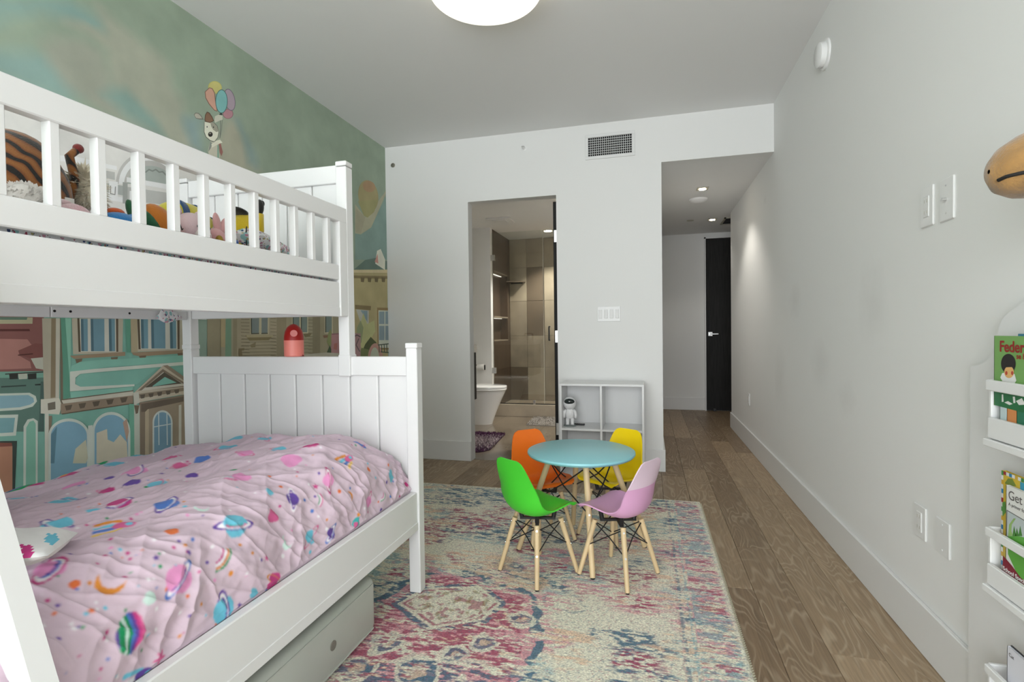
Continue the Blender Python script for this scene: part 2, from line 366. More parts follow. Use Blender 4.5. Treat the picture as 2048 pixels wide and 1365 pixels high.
struct('wall_bathroom_return', B(XBL, XS, YG-.015, YG+.08, 0, ZC), M_wall, 'white bathroom wall beside the shower')
struct('wall_bathroom_right', B(-.011, XH-T, YB+T, YS+T, 0, ZC), M_wall, 'white bathroom wall behind the open door')
wsb = struct('wall_shower_back', B(XS-.12, -.01, YS+.012, YS+.1, 0, ZC), M_grout, 'stone tiled back wall of the shower')
zr = [.08, .565, 1.03, 1.54, 2.03, ZC]; xs = [XS+.26*i for i in range(9)]; i = 0
for a in range(5):
    for b_ in range(len(xs)-1):
        if xs[b_] > -.2: break
        B(xs[b_]+.0015, min(xs[b_+1], -.012)-.0015, YS, YS+.012, zr[a]+.0015, zr[a+1]-.0015, ch=.0015).build('tile', (M_tileB, M_tile, M_tileC, M_tile, M_tileB, M_tileC, M_tile)[(a*3+b_*5) % 7], wsb)
# shower side wall with a lit niche: Y 6.55..7.22, z 0.98..1.9
wsl = struct('wall_shower_left', MB().box(XS-.12, XS-.012, YG+.08, YS+.012, 0, .97).box(XS-.12, XS-.012, YG+.08, YS+.012, 1.91, ZC)
             .box(XS-.12, XS-.012, YG+.08, 6.53, .97, 1.91).box(XS-.12, XS-.012, 7.23, YS+.012, .97, 1.91).box(XS-.14, XS-.11, 6.5, 7.3, .9, 2.0), M_vein, 'dark vein cut tiled shower wall with lit niche')
for z0, z1 in ((.08, .565), (.565, .97), (1.91, ZC)):
    B(XS-.012, XS, YG+.081, YS-.001, z0+.001, z1-.001, ch=.001).build('tile', M_vein, wsl)
for y0, y1 in ((YG+.081, 6.53), (7.23, YS-.001)):
    for z0, z1 in ((.97, 1.44), (1.44, 1.91)): B(XS-.012, XS, y0+.001, y1-.001, z0+.001, z1-.001, ch=.001).build('tile', M_vein, wsl)
B(XS-.11, XS+.004, 6.53, 7.23, 1.285, 1.305).build('niche_shelf', M_tile, wsl)
B(XS-.11, XS+.004, 6.53, 7.23, 1.895, 1.912).build('niche_lintel', M_tile, wsl)
B(XS-.11, XS+.004, 6.53, 7.23, .965, .98).build('niche_sill', M_tile, wsl)
M_led = mat('led_strip', (1, 1, 1, 1), .5, emit=(1, .93, .8, 1), estr=1.2)
B(XS-.100, XS-.085, 6.54, 7.22, 1.28, 1.285).build('light_strip', M_led, wsl)
B(XS-.100, XS-.085, 6.54, 7.22, 1.89, 1.895).build('light_strip', M_led, wsl)
struct('floor_shower', B(XS, -.01, YG+.08, YS, -.05, .078), M_tile, 'raised stone shower floor')
struct('shower_curb', B(XS+.001, -.012, YG-.045, YG+.08, 0, .155, ch=.003), mat('curb_stone', c(172, 160, 142), .3, noise=.2, nscale=5), 'pale stone curb at the shower entrance', cat='curb')
# glass screen
M_glass = bpy.data.materials.new('shower_glass'); M_glass.use_nodes = True; nt = M_glass.node_tree
for n in list(nt.nodes):
    if n.type != 'OUTPUT_MATERIAL': nt.nodes.remove(n)
tr = nd(nt, 'ShaderNodeBsdfTransparent'); tr.inputs[0].default_value = (.93, .95, .94, 1)
gs = nd(nt, 'ShaderNodeBsdfGlossy'); gs.inputs['Roughness'].default_value = .02
mx = nd(nt, 'ShaderNodeMixShader'); mx.inputs[0].default_value = .07
nt.links.new(tr.outputs[0], mx.inputs[1]); nt.links.new(gs.outputs[0], mx.inputs[2]); nt.links.new(mx.outputs[0], nt.nodes['Material Output'].inputs[0])
sg = thing('shower_screen', (-1.4, YG+.01, .155), 'frameless glass shower screen with black handle', 'shower screen')
GY0, GY1 = YG+.006, YG+.014
B(XS+.012, -1.285, GY0, GY1, .165, 2.38).build('glass_door', M_glass, sg)
B(-1.279, -.3, GY0, GY1, .157, 2.38).build('fixed_pane', M_glass, sg)
B(-1.2855, -1.2785, GY0-.002, GY1+.002, .16, 2.38).build('edge_seal', M_plate, sg)
B(XS+.012, -.3, GY0-.004, GY1+.004, .155, .165).build('bottom_seal', M_black, sg)
for z in (2.02, .55): B(XS+.0, XS+.055, GY0-.012, GY1+.012, z, z+.075, ch=.002).build('hinge', M_chrome, sg)
MB().tube([(-1.205, GY0, .98), (-1.205, GY0-.045, .98), (-1.205, GY0-.05, 1.0), (-1.205, GY0-.05, 1.13), (-1.205, GY0-.045, 1.15), (-1.205, GY0, 1.15)], .010).build('handle', M_black, sg, 60)
B(-1.43, -1.40, GY0-.012, GY1+.012, .155, .21, ch=.002).build('clamp', M_chrome, sg)
cs = thing('corner_shelf', (-1.85, 7.3, 1.81), 'thin dark shelf across the shower corner', 'shelf')
MB().prism([(XS, YS, 1.81), (XS+.24, YS, 1.81), (XS+.2, YS-.12, 1.81), (XS, YS-.2, 1.81)], (0, 0, .014)).build('shelf_board', M_tileB, cs)
B(XS+.02, XS+.2, YS-.003, YS, 1.795, 1.81).build('bracket', M_black, cs)
# ceiling pieces
fan = thing('exhaust_fan', (-1.715, 6.0, ZC), 'square white exhaust fan cover on bathroom ceiling', 'vent')
B(-1.86, -1.57, 5.86, 6.14, ZC-.02, ZC, ch=.006).build('cover', M_plastic, fan)
B(-1.80, -1.63, 5.92, 6.08, ZC-.028, ZC-.02, ch=.003).build('center_panel', M_plastic, fan)
downlight(-1.293, 6.85, ZC, 'round recessed downlight above the shower', sq=False, r=.07, power=85, R=.052)
downlight(-.45, 5.2, ZC, 'added round downlight out of view, brightening the bathroom', sq=False, r=.07, power=95, R=.052)  # added lamp, kept out of view, to brighten the bathroom
# toilet, facing +X
M_cer = mat('white_ceramic', (.82, .82, .81, 1), .08, spec=.6, coat=.3)
to = thing('toilet', (-1.95, 5.83, 0), 'white one piece toilet with tapered skirt', 'toilet')
def ring(cx, cy, z, fx, bx, hy, n=32):
    o = []
    for i in range(n):
        t = 2*PI*i/n; co, si = math.cos(t), math.sin(t)
        x = cx+(fx if co > 0 else bx)*math.copysign(abs(co)**(.9 if co > 0 else .35), co); y = cy+hy*math.copysign(abs(si)**(.85), si)
        o.append((x, y, z))
    return o
def loft(rings):
    mb = MB(); n = len(rings[0]); vs = [p for r in rings for p in r]; fs = []
    for k in range(len(rings)-1):
        for i in range(n): fs.append((k*n+i, k*n+(i+1) % n, (k+1)*n+(i+1) % n, (k+1)*n+i))
    fs += [tuple(range(n-1, -1, -1)), tuple((len(rings)-1)*n+i for i in range(n))]
    mb._add(vs, fs); return mb
cx, cy = -1.98, 5.83
loft([ring(cx, cy, z, fx, .34, hy) for z, fx, hy in ((0, .18, .115), (.02, .185, .12), (.1, .215, .13), (.2, .255, .145), (.3, .30, .165), (.37, .335, .18), (.405, .35, .185))]).build('bowl', M_cer, to, 60)
loft([ring(cx, cy, z, fx, .20, hy) for z, fx, hy in ((.407, .352, .188), (.412, .36, .192), (.425, .36, .192), (.43, .355, .188))]).build('seat', M_cer, to, 40)
loft([ring(cx, cy, z, fx, .20, hy) for z, fx, hy in ((.433, .355, .188), (.437, .362, .193), (.452, .36, .192), (.458, .345, .18))]).build('lid', M_cer, to, 40)
tk = B(XBL+.005, -2.19, 5.66, 6.0, .40, .78, ch=.02).build('tank', M_cer, to, 40); B(XBL+.005, -2.185, 5.655, 6.005, .78, .80, ch=.008).build('tank_lid', M_cer, to, 40)
MB().lathe([(.022, 0), (.022, .008), (0, .009)], (-2.27, 5.83, .80)).build('flush_button', M_chrome, to, 40)
tp = thing('toilet_paper_holder', (-2.11, YG-.02, .63), 'black wall holder with white paper roll', 'paper holder')
MB().cyl((-2.17, YG-.015, .66), (-2.17, YG-.06, .66), .008).tube([(-2.17, YG-.06, .66), (-2.15, YG-.065, .645), (-2.05, YG-.065, .64)], .006).build('arm', M_black, tp, 50)
MB().cyl((-2.155, YG-.068, .635), (-2.06, YG-.068, .635), .042, n=24).build('paper_roll', mat('paper', (.8, .79, .77, 1), .9), tp, 40)
B(-2.058, -2.048, YG-.085, YG-.05, .60, .665, ch=.003).build('end_cap', M_black, tp)
va = thing('vanity', (-2.05, 4.8, .40), 'black wall hung vanity with grey stone top inside the bathroom', 'vanity')
B(XBL, -1.725, 4.5, 5.05, .40, .885, ch=.003).build('cabinet', M_doorwood, va)
B(XBL, -1.72, 4.48, 5.07, .885, .962, ch=.004).build('countertop', mat('grey_stone', c(150, 148, 140), .3), va)
MB().cyl((-1.76, 4.95, .962), (-1.76, 4.95, 1.06), .013).tube([(-1.76, 4.95, 1.05), (-1.8, 4.95, 1.06), (-1.88, 4.95, 1.055), (-1.89, 4.95, 1.03)], .009).build('faucet', M_black, va, 50)
# mats
def shag(name, pts, col1, col2, label, h=.02, n=2600, seed=1, edge=None):
    t = thing(name, (sum(p[0] for p in pts)/len(pts), sum(p[1] for p in pts)/len(pts), 0), label, 'bath mat')
    MB().prism([(p[0], p[1], .001) for p in pts], (0, 0, .008)).build('backing', edge or col1, t)
    g = random.Random(seed); mb = MB(); xs_ = [p[0] for p in pts]; ys_ = [p[1] for p in pts]; P2 = np.array(pts); k = 0; y0, y1 = min(ys_), max(ys_)
    while k < n:
        x, y = g.uniform(min(xs_), max(xs_)), g.uniform(y0, y1); ins = False; j = len(pts)-1
        for i in range(len(pts)):
            if (pts[i][1] > y) != (pts[j][1] > y) and x < (pts[j][0]-pts[i][0])*(y-pts[i][1])/(pts[j][1]-pts[i][1])+pts[i][0]: ins = not ins
            j = i
        if not ins: continue
        k += 1; f = (y-y0)/(y1-y0); m_ = abs(f-.45)*2+g.uniform(-.35, .35)
        cc = col2 if m_ < .55 else col1
        s = g.uniform(.8, 1.15); mb.color(tuple(min(.9, q*s) for q in cc[:3])+(1,))
        a = g.uniform(0, 6.28); dx, dy = math.cos(a)*.012, math.sin(a)*.012; wx, wy = -math.sin(a)*.004, math.cos(a)*.004; hh = h*g.uniform(.7, 1.1)
        mb._add([(x-wx, y-wy, .008), (x+wx, y+wy, .008), (x+dx, y+dy, .008+hh)], [(0, 1, 2)])
    o = mb.build('pile', M_shag, t); o['kind'] = 'stuff'; return t
M_shag = mat_attr('shag_pile', .95, .1, 40)
dk = mat('plum_backing', c(60, 34, 52), .9)
shag('purple_bath_mat', [(-1.80, 4.42), (-1.50, 4.40), (-1.455, 4.44), (-1.42, 4.52), (-1.475, 5.24), (-1.52, 5.28), (-1.83, 5.27)], c(80, 44, 76), c(176, 162, 164), 'shaggy purple and grey bath mat just inside the doorway', seed=2, edge=dk)
gb = mat('grey_backing', c(150, 145, 138), .9)
shag('grey_bath_mat', [(-1.38, 5.80), (-.75, 5.80), (-.75, 6.36), (-1.40, 6.36)], c(160, 154, 146), c(178, 172, 166), 'pale grey bath mat in front of the shower', seed=3, edge=gb)
# bathroom door leaf, swung open against the side
d2 = thing('door_2', (XDR-.02, 4.2, 0), 'black wood bathroom door swung open into the bathroom', 'door'); d2['kind'] = 'structure'
B(XDR-.045, XDR-.001, YB+T+.004, YB+T+.74, .01, 2.165, ch=.002).build('door_leaf', M_doorwood, d2)
for z in (1.88, 1.05, .28): B(XDR-.038, XDR+.0, YB+T-.0015, YB+T+.006, z-.05, z+.05, ch=.001).build('hinge', M_chrome, d2)

# ------------------------------------------------------------------ mural (flat print on the left wall)
class Mural:
    def __init__(s): s.mb = MB(); s.k = 0; s.K = 2.0
    def poly(s, pts, col, k=None):
        if len(pts) < 3: return
        q = [on(u, v, X=XL) for u, v in pts]; x = XL+.0004+s.k*.00003; s.k += 1
        for p in q:
            p.x = x; p.y = max(YN, min(p.y, YB-.001)); p.z = max(.001, min(p.z, H-.001))
        s.mb.color(s.tone(col, k)).flat(q)
    def tone(s, col, k=None):
        l = .3*col[0]+.55*col[1]+.15*col[2]; return c(*(v*.78+l*.22 for v in col), (k or s.K))
    def wrect(s, y0, y1, z0, z1, col, k=None):
        x = XL+.0004+s.k*.00003; s.k += 1
        s.mb.color(s.tone(col, k)).flat([(x, y0, z0), (x, y1, z0), (x, y1, z1), (x, y0, z1)])
    def line(s, pts, w, col, k=None):
        for (a, b_) in zip(pts[:-1], pts[1:]):
            dx, dy = b_[0]-a[0], b_[1]-a[1]; l = math.hypot(dx, dy) or 1; nx, ny = -dy/l*w/2, dx/l*w/2; ex, ey = dx/l*w*.25, dy/l*w*.25
            s.poly([(a[0]+nx-ex, a[1]+ny-ey), (b_[0]+nx+ex, b_[1]+ny+ey), (b_[0]-nx+ex, b_[1]-ny+ey), (a[0]-nx-ex, a[1]-ny-ey)], col, k)
    def ell(s, cx, cy, rx, ry, col, rot=0, a0=0, a1=360, n=28, k=None):
        cr, sr = math.cos(math.radians(rot)), math.sin(math.radians(rot)); P = []
        for i in range(n+(a1-a0 < 360)):
            t = math.radians(a0+(a1-a0)*i/n); x, y = rx*math.cos(t), ry*math.sin(t); P.append((cx+x*cr-y*sr, cy+x*sr+y*cr))
        s.poly(P, col, k); return P
def jig(pts, a=1.2, seed=0):
    g = random.Random(seed); return [(x+g.uniform(-a, a), y+g.uniform(-a, a)) for x, y in pts]
def cv(ox, oy, s): return lambda *pts: [(ox+x*s, oy+y*s) for x, y in pts]
A_, Z2, S_, D_ = cv(0, 0, .4762), cv(0, 600, .2638), cv(0, 220, .19531), cv(370, 150, .12452)
E_, F_, G_ = cv(440, 600, .17578), cv(660, 300, .14652), cv(640, 600, .13187)
mu = Mural()
SKY = (112, 134, 120); mu.wrect(YN, YB, .001, H-.001, SKY)
# sky: cloudy beams and teal patches
SKYP = []
SKYP.append((A_((0, 300), (0, 200), (150, 240), (380, 300), (430, 390), (300, 430)), (112, 140, 132)))
SKYP.append((A_((0, 20), (300, 0), (410, 60), (430, 130), (330, 110), (200, 60), (0, 110)), (108, 138, 130)))
SKYP.append((A_((390, 0), (450, 60), (700, 260), (740, 360), (800, 420), (830, 560), (860, 700), (760, 640), (560, 560), (480, 330), (430, 160)), (138, 142, 124)))
SKYP.append((A_((210, 210), (270, 180), (420, 230), (480, 330), (560, 560), (420, 480), (230, 300)), (134, 138, 122)))
SKYP.append((A_((310, 120), (360, 105), (470, 170), (420, 190), (350, 150)), (140, 142, 124)))
SKYP.append((A_((960, 500), (985, 490), (1010, 570), (1050, 690), (1090, 740), (900, 690), (930, 560)), (140, 140, 120)))
SKYP.append((A_((985, 490), (1000, 500), (1060, 640), (1075, 720), (1050, 690), (1015, 570)), (108, 130, 128)))
SKYP.append((A_((460, 430), (560, 400), (700, 520), (720, 580), (560, 520)), (110, 138, 128)))
SKYP.append((A_((815, 480), (860, 500), (860, 640), (825, 600)), (112, 136, 136)))
# dog flying with balloons
mu.line(D_((560, 640), (572, 800), (560, 1010)), 1.4, (92, 96, 88)); mu.line(D_((600, 640), (590, 850), (562, 1010)), 1.0, (92, 96, 88))
mu.ell(*D_((480, 200))[0], 14, 12.5, (150, 148, 70), 20); mu.ell(*D_((480, 200))[0], 12.6, 11, (160, 152, 82), 20)
mu.ell(*D_((690, 625))[0], 10.5, 10, (120, 80, 88)); mu.ell(*D_((690, 625))[0], 9.3, 9, (150, 104, 112))
mu.ell(*D_((715, 400))[0], 11, 22.5, (92, 84, 96), -12); mu.ell(*D_((715, 400))[0], 9.8, 21, (136, 120, 132), -12)
mu.poly(D_((390, 200), (440, 215), (480, 290), (490, 400), (520, 590), (470, 575), (380, 470), (325, 370), (315, 270)), (110, 80, 66))
mu.poly(D_((392, 212), (432, 225), (468, 295), (478, 400), (508, 575), (470, 560), (390, 462), (336, 365), (327, 275)), (170, 124, 104))
mu.ell(*D_((585, 425))[0], 12.4, 24, (60, 92, 88)); mu.ell(*D_((585, 425))[0], 11, 22.5, (94, 150, 148))
mu.ell(*D_((575, 635))[0], 3, 3, (52, 58, 56))
mu.poly(D_((140, 640), (165, 605), (215, 610), (260, 655), (300, 720), (230, 715), (170, 700)), (96, 96, 86)); mu.poly(D_((150, 645), (170, 618), (210, 622), (250, 662), (275, 700), (225, 700), (175, 690)), (146, 142, 128))
mu.poly(D_((470, 720), (480, 665), (530, 640), (600, 650), (600, 720), (540, 740), (480, 770)), (158, 158, 142))
mu.poly(D_((305, 750), (460, 760), (520, 820), (545, 920), (530, 1010), (470, 1080), (400, 1060), (330, 1000), (300, 920)), (84, 86, 78)); mu.poly(D_((312, 755), (455, 768), (510, 825), (536, 920), (520, 1005), (468, 1070), (405, 1050), (338, 992), (310, 915)), (176, 176, 158))
mu.poly(D_((405, 770), (460, 768), (510, 830), (540, 905), (500, 918), (450, 880), (420, 830)), (126, 124, 108))
mu.poly(D_((310, 730), (320, 640), (350, 590), (390, 605), (435, 670), (465, 740), (400, 772), (330, 755)), (82, 62, 48)); mu.poly(D_((322, 725), (332, 645), (355, 605), (385, 620), (425, 680), (450, 735), (400, 758), (340, 745)), (112, 82, 62))
mu.ell(*D_((352, 835))[0], .9, 1.7, (40, 40, 38)); mu.ell(*D_((455, 840))[0], .9, 1.7, (40, 40, 38)); mu.ell(*D_((405, 955))[0], 4.6, 5, (44, 42, 38)); mu.ell(*D_((400, 940))[0], 2, 1.6, (120, 116, 104))
mu.poly(D_((400, 1065), (480, 1090), (530, 1130), (560, 1330), (400, 1330), (365, 1230)), (160, 156, 138)); mu.poly(D_((400, 1070), (440, 1100), (410, 1180), (370, 1240)), (112, 118, 110))
mu.poly(D_((420, 1110), (500, 1055), (560, 1040), (600, 1090), (560, 1100), (500, 1130), (430, 1170)), (178, 176, 158)); mu.poly(D_((540, 1110), (570, 1100), (605, 1240), (585, 1305), (555, 1250)), (130, 84, 76)); mu.poly(D_((515, 1130), (535, 1130), (545, 1330), (515, 1330)), (104, 138, 120))
# strip between the bed post and the corner: balloon, hill, roofs
mu.poly(F_((340, 740), (480, 920), (560, 830), (740, 590), (770, 560), (770, 600), (700, 740), (560, 1060), (420, 1150), (340, 1140)), (140, 138, 112))
mu.poly(F_((355, 800), (480, 920), (420, 1140), (355, 1130)), (134, 130, 106))
mu.ell(*F_((520, 630))[0], 20, 32, (132, 122, 82), -8); mu.poly(F_((380, 700), (660, 680), (600, 850), (510, 925), (460, 900)), (128, 124, 80)); mu.ell(*F_((530, 500))[0], 13, 11, (140, 112, 80), 30)
mu.poly(F_((340, 1140), (420, 1160), (560, 1060), (770, 640), (780, 1500), (340, 1500)), (104, 128, 120))
G3 = cv(360, 480, .3663)
mu.poly(G3((940, 170), (1010, 110), (1090, 95), (1140, 120), (1140, 180), (940, 180)), (84, 104, 94))
mu.poly(G3((1065, 130), (1075, 60), (1095, 50), (1120, 110), (1118, 165)), (176, 176, 160)); mu.poly(G3((1062, 120), (1078, 75), (1082, 130)), (168, 116, 104))
OC = (138, 122, 84)
mu.poly(G3((700, 165), (1140, 165), (1140, 1200), (700, 1200)), (146, 134, 92)); mu.poly(G3((700, 165), (1140, 165), (1140, 182), (700, 178)), (170, 156, 118))
mu.poly(G3((700, 190), (1140, 200), (1140, 215), (700, 205)), (112, 98, 66))
for i in range(5): x = 985+i*38; mu.poly(G3((x, 205), (x+22, 206), (x+18, 232), (x+2, 230)), (96, 84, 58))
mu.poly(G3((955, 355), (1042, 362), (1040, 385), (955, 378)), (112, 96, 64)); mu.poly(G3((960, 380), (1030, 386), (1030, 470), (990, 470)), (150, 150, 140)); mu.poly(G3((985, 385), (1022, 388), (1022, 450), (1010, 430)), (108, 128, 136))
mu.poly(G3((1075, 370), (1140, 372), (1140, 600), (1078, 600)), (120, 98, 62)); mu.poly(G3((1082, 385), (1140, 387), (1140, 590), (1084, 590)), (160, 164, 150))
for (a, b_, d, e) in ((1086, 392, 1115, 460), (1120, 392, 1140, 460), (1086, 470, 1115, 548), (1120, 470, 1140, 548)): mu.poly(G3((a, b_), (d, b_), (d, e), (a, e)), (108, 126, 134))
mu.poly(G3((960, 560), (980, 470), (1000, 400), (1020, 460), (1060, 440), (1065, 500), (1030, 560), (1000, 600)), (150, 152, 100)); mu.poly(G3((965, 480), (985, 440), (1000, 480), (990, 560), (960, 600)), (120, 128, 92))
mu.poly(G3((980, 640), (1010, 570), (1040, 530), (1070, 560), (1080, 600), (1060, 660), (970, 660)), (72, 78, 50)); mu.poly(G3((960, 660), (990, 590), (1030, 600), (1030, 660)), (96, 104, 62))
mu.poly(G3((950, 510), (985, 512), (985, 720), (940, 720)), (140, 106, 106)); mu.line(G3((950, 528), (965, 520), (983, 530)), 2.2, (84, 70, 74)); mu.line(G3((975, 540), (960, 575), (980, 610)), 2.0, (90, 74, 78))
P = []
for i in range(21): t = PI*i/20; P.append((1065-42*math.cos(t), 660-95*math.sin(t)))
mu.poly(G3(*P), (158, 116, 104)); P = [(1062-26*math.cos(PI*i/20), 660-72*math.sin(PI*i/20)) for i in range(21)]; mu.poly(G3(*P), (150, 156, 136))
for i in range(5): mu.line(G3((1085+i*14, 572), (1087+i*14, 615)), 1.6, (62, 74, 62))
mu.line(G3((1080, 575), (1140, 568)), 2, (62, 74, 62)); mu.line(G3((1095, 612), (1140, 616)), 2, (62, 74, 62))
# beige clapboard house seen under the top bunk
mu.poly(E_((-150, -600), (1500, -380), (1500, 1300), (-150, 1300)), (124, 116, 92))
mu.poly(E_((190, 60), (640, 60), (640, 700), (190, 700)), (136, 126, 102)); mu.poly(E_((640, 60), (750, 60), (750, 700), (640, 700)), (122, 112, 88)); mu.poly(E_((750, 60), (1050, 60), (1050, 640), (750, 640)), (134, 126, 100))
mu.poly(E_((1050, 60), (1135, 60), (1135, 640), (1050, 640)), (116, 108, 84)); mu.poly(E_((1135, 60), (1380, 60), (1380, 640), (1135, 640)), (130, 122, 96))
for i in range(12):
    y = 220+i*38; mu.line(jig(E_((235, y), (330, y+6)), .5, i), 1.0, (98, 90, 70)); mu.line(jig(E_((570, y-6), (636, y-2)), .5, i+40), 1.0, (98, 90, 70))
    mu.line(jig(E_((1000, y-30), (1050, y-28)), .4, i+60), .9, (98, 90, 70))
    if i > 5: mu.line(jig(E_((240, y), (630, y-10)), .6, i+80), 1.0, (100, 92, 72)); mu.line(jig(E_((945, y), (1050, y-4)), .4, i+90), .9, (98, 90, 70))
mu.poly(E_((330, 100), (555, 100), (550, 395), (340, 395)), (150, 142, 114)); mu.poly(E_((342, 100), (440, 100), (436, 384), (352, 388)), (98, 108, 106)); mu.poly(E_((465, 100), (538, 100), (534, 382), (466, 385)), (98, 108, 106))
mu.line(E_((348, 120), (352, 388)), 2, (62, 64, 56)); mu.line(E_((352, 386), (436, 384)), 2, (66, 64, 54)); mu.line(E_((466, 384), (534, 382)), 2, (66, 64, 54))
mu.poly(E_((280, 405), (600, 405), (570, 440), (545, 460), (325, 465)), (108, 96, 66)); mu.poly(E_((290, 400), (595, 400), (595, 425), (300, 430)), (140, 130, 98)); mu.poly(E_((330, 520), (400, 480), (395, 540), (350, 545)), (112, 102, 76))
mu.poly(E_((205, 555), (270, 550), (268, 575), (240, 580), (250, 650), (205, 650)), (104, 92, 66))
for (x0, x1) in ((822, 895), (915, 985), (1192, 1265)):
    mu.poly(E_((x0-12, 100), (x1+12, 100), (x1+12, 385), (x0-12, 385)), (156, 148, 120)); mu.poly(E_((x0, 130), (x1, 130), (x1, 370), (x0, 370)), (98, 112, 106)); mu.line(E_((x0+4, 130), (x0+4, 370)), 2, (66, 70, 60))
mu.poly(E_((940, 385), (1040, 380), (1010, 420), (960, 425)), (104, 94, 66)); mu.poly(E_((1165, 405), (1230, 400), (1225, 430), (1175, 435)), (112, 84, 64))
mu.poly(E_((1210, 480), (1225, 380), (1250, 330), (1270, 390), (1275, 470), (1240, 540)), (110, 118, 72)); mu.poly(E_((1185, 650), (1245, 520), (1270, 600), (1265, 650)), (58, 74, 52))
mu.poly(E_((1260, 385), (1380, 380), (1380, 660), (1258, 660)), (146, 104, 104)); mu.poly(E_((1265, 385), (1380, 380), (1380, 392), (1265, 398)), (120, 80, 84)); mu.poly(E_((1290, 500), (1330, 490), (1320, 570), (1285, 560)), (146, 88, 80))
mu.poly(E_((750, 640), (1200, 600), (1380, 610), (1380, 660), (560, 660)), (150, 146, 130))
mu.poly(E_((0, 60), (140, 60), (140, 1300), (0, 1300)), (132, 126, 104)); mu.poly(E_((60, 100), (120, 100), (120, 650), (50, 650)), (96, 128, 104)); mu.poly(E_((0, 130), (50, 130), (50, 540), (0, 540)), (144, 130, 96))
# --- teal town house (under the bunk, left)
TE, TD, CR, BRN = (94, 146, 128), (62, 92, 82), (148, 146, 132), (104, 90, 72)
mu.poly(Z2((-900, 100), (1480, 100), (1480, 2600), (-900, 2600)), TE, 1.95)
KK = 1.95; mu.K = KK
mu.poly(Z2((1390, 100), (1480, 100), (1480, 2600), (1390, 2600)), (140, 132, 108))
mu.poly(Z2((-900, 100), (325, 100), (325, 540), (-900, 560)), (120, 74, 68)); mu.poly(Z2((-900, 280), (200, 300), (245, 360), (130, 420), (220, 470), (230, 520), (-900, 560)), (150, 100, 90))
mu.poly(Z2((-900, 225), (215, 222), (220, 238), (-900, 245)), (84, 46, 42)); mu.poly(Z2((-900, 130), (240, 135), (238, 182), (-900, 185)), (150, 146, 112)); mu.poly(Z2((-900, 130), (200, 132), (195, 152), (-900, 150)), (84, 110, 92))
mu.poly(Z2((130, 385), (260, 330), (320, 335), (320, 440), (225, 445), (140, 420)), (114, 66, 60)); mu.line(Z2((130, 420), (240, 410)), 2.2, (78, 44, 40)); mu.poly(Z2((225, 445), (320, 436), (320, 530), (265, 520)), (156, 156, 138))
mu.poly(Z2((-900, 560), (330, 540), (330, 620), (-900, 640)), (92, 140, 120)); mu.poly(Z2((-900, 600), (325, 590), (325, 1000), (-900, 1000)), (74, 104, 92))
for x in (60, 130, 200): mu.poly(Z2((x, 562), (x+68, 556), (x+68, 600), (x+5, 604)), (46, 48, 44) if x != 130 else (150, 156, 138))
mu.poly(Z2((30, 560), (320, 543), (320, 552), (30, 568)), (52, 54, 48)); mu.poly(Z2((0, 655), (190, 645), (190, 655), (0, 666)), (50, 64, 58)); mu.poly(Z2((255, 640), (315, 635), (315, 648), (258, 650)), (44, 52, 48))
mu.poly(Z2((-300, 720), (215, 705), (262, 730), (272, 770), (240, 810), (150, 835), (-300, 860)), (158, 168, 154)); mu.poly(Z2((-300, 735), (205, 722), (245, 745), (250, 775), (220, 795), (140, 815), (-300, 845)), (104, 142, 150))
mu.poly(Z2((-300, 880), (130, 870), (112, 1030), (-300, 1050)), (158, 168, 154)); mu.poly(Z2((-300, 900), (105, 895), (92, 1005), (-300, 1030)), (92, 136, 138))
mu.poly(Z2((165, 2000), (170, 960), (200, 908), (245, 898), (278, 920), (275, 2000)), (158, 168, 154)); mu.poly(Z2((182, 2000), (190, 970), (215, 925), (245, 915), (262, 940), (262, 2000)), (98, 152, 128))
mu.poly(Z2((-900, 1080), (120, 1070), (118, 1120), (80, 2000), (-900, 2000)), (50, 60, 54)); mu.poly(Z2((-900, 1120), (85, 1110), (85, 2000), (-900, 2000)), (150, 102, 76)); mu.poly(Z2((-300, 1080), (80, 1085), (85, 1110), (-300, 1130)), (112, 62, 50))
mu.poly(Z2((325, 620), (325, 1000), (285, 1000), (300, 620)), (60, 84, 76))
# stone pilaster
mu.poly(Z2((310, 140), (450, 140), (440, 760), (325, 770)), (146, 140, 118)); mu.poly(Z2((380, 140), (415, 140), (412, 740), (375, 745)), (116, 102, 76)); mu.poly(Z2((415, 140), (445, 140), (440, 745), (412, 745)), (156, 154, 136))
mu.poly(Z2((445, 140), (465, 140), (470, 800), (450, 800)), (96, 88, 70)); mu.poly(Z2((450, 140), (490, 140), (522, 560), (520, 740), (470, 770), (468, 500)), (70, 126, 102)); mu.poly(Z2((485, 140), (530, 140), (525, 700), (515, 560)), (104, 158, 134))
mu.poly(Z2((300, 755), (440, 745), (460, 800), (440, 870), (300, 862)), (168, 166, 148)); mu.poly(Z2((352, 785), (410, 772), (412, 830), (355, 838)), (96, 90, 76)); mu.poly(Z2((330, 862), (360, 860), (358, 2000), (332, 2000)), (164, 166, 150)); mu.poly(Z2((360, 880), (385, 880), (380, 1000), (372, 2000), (358, 2000)), (110, 98, 78))
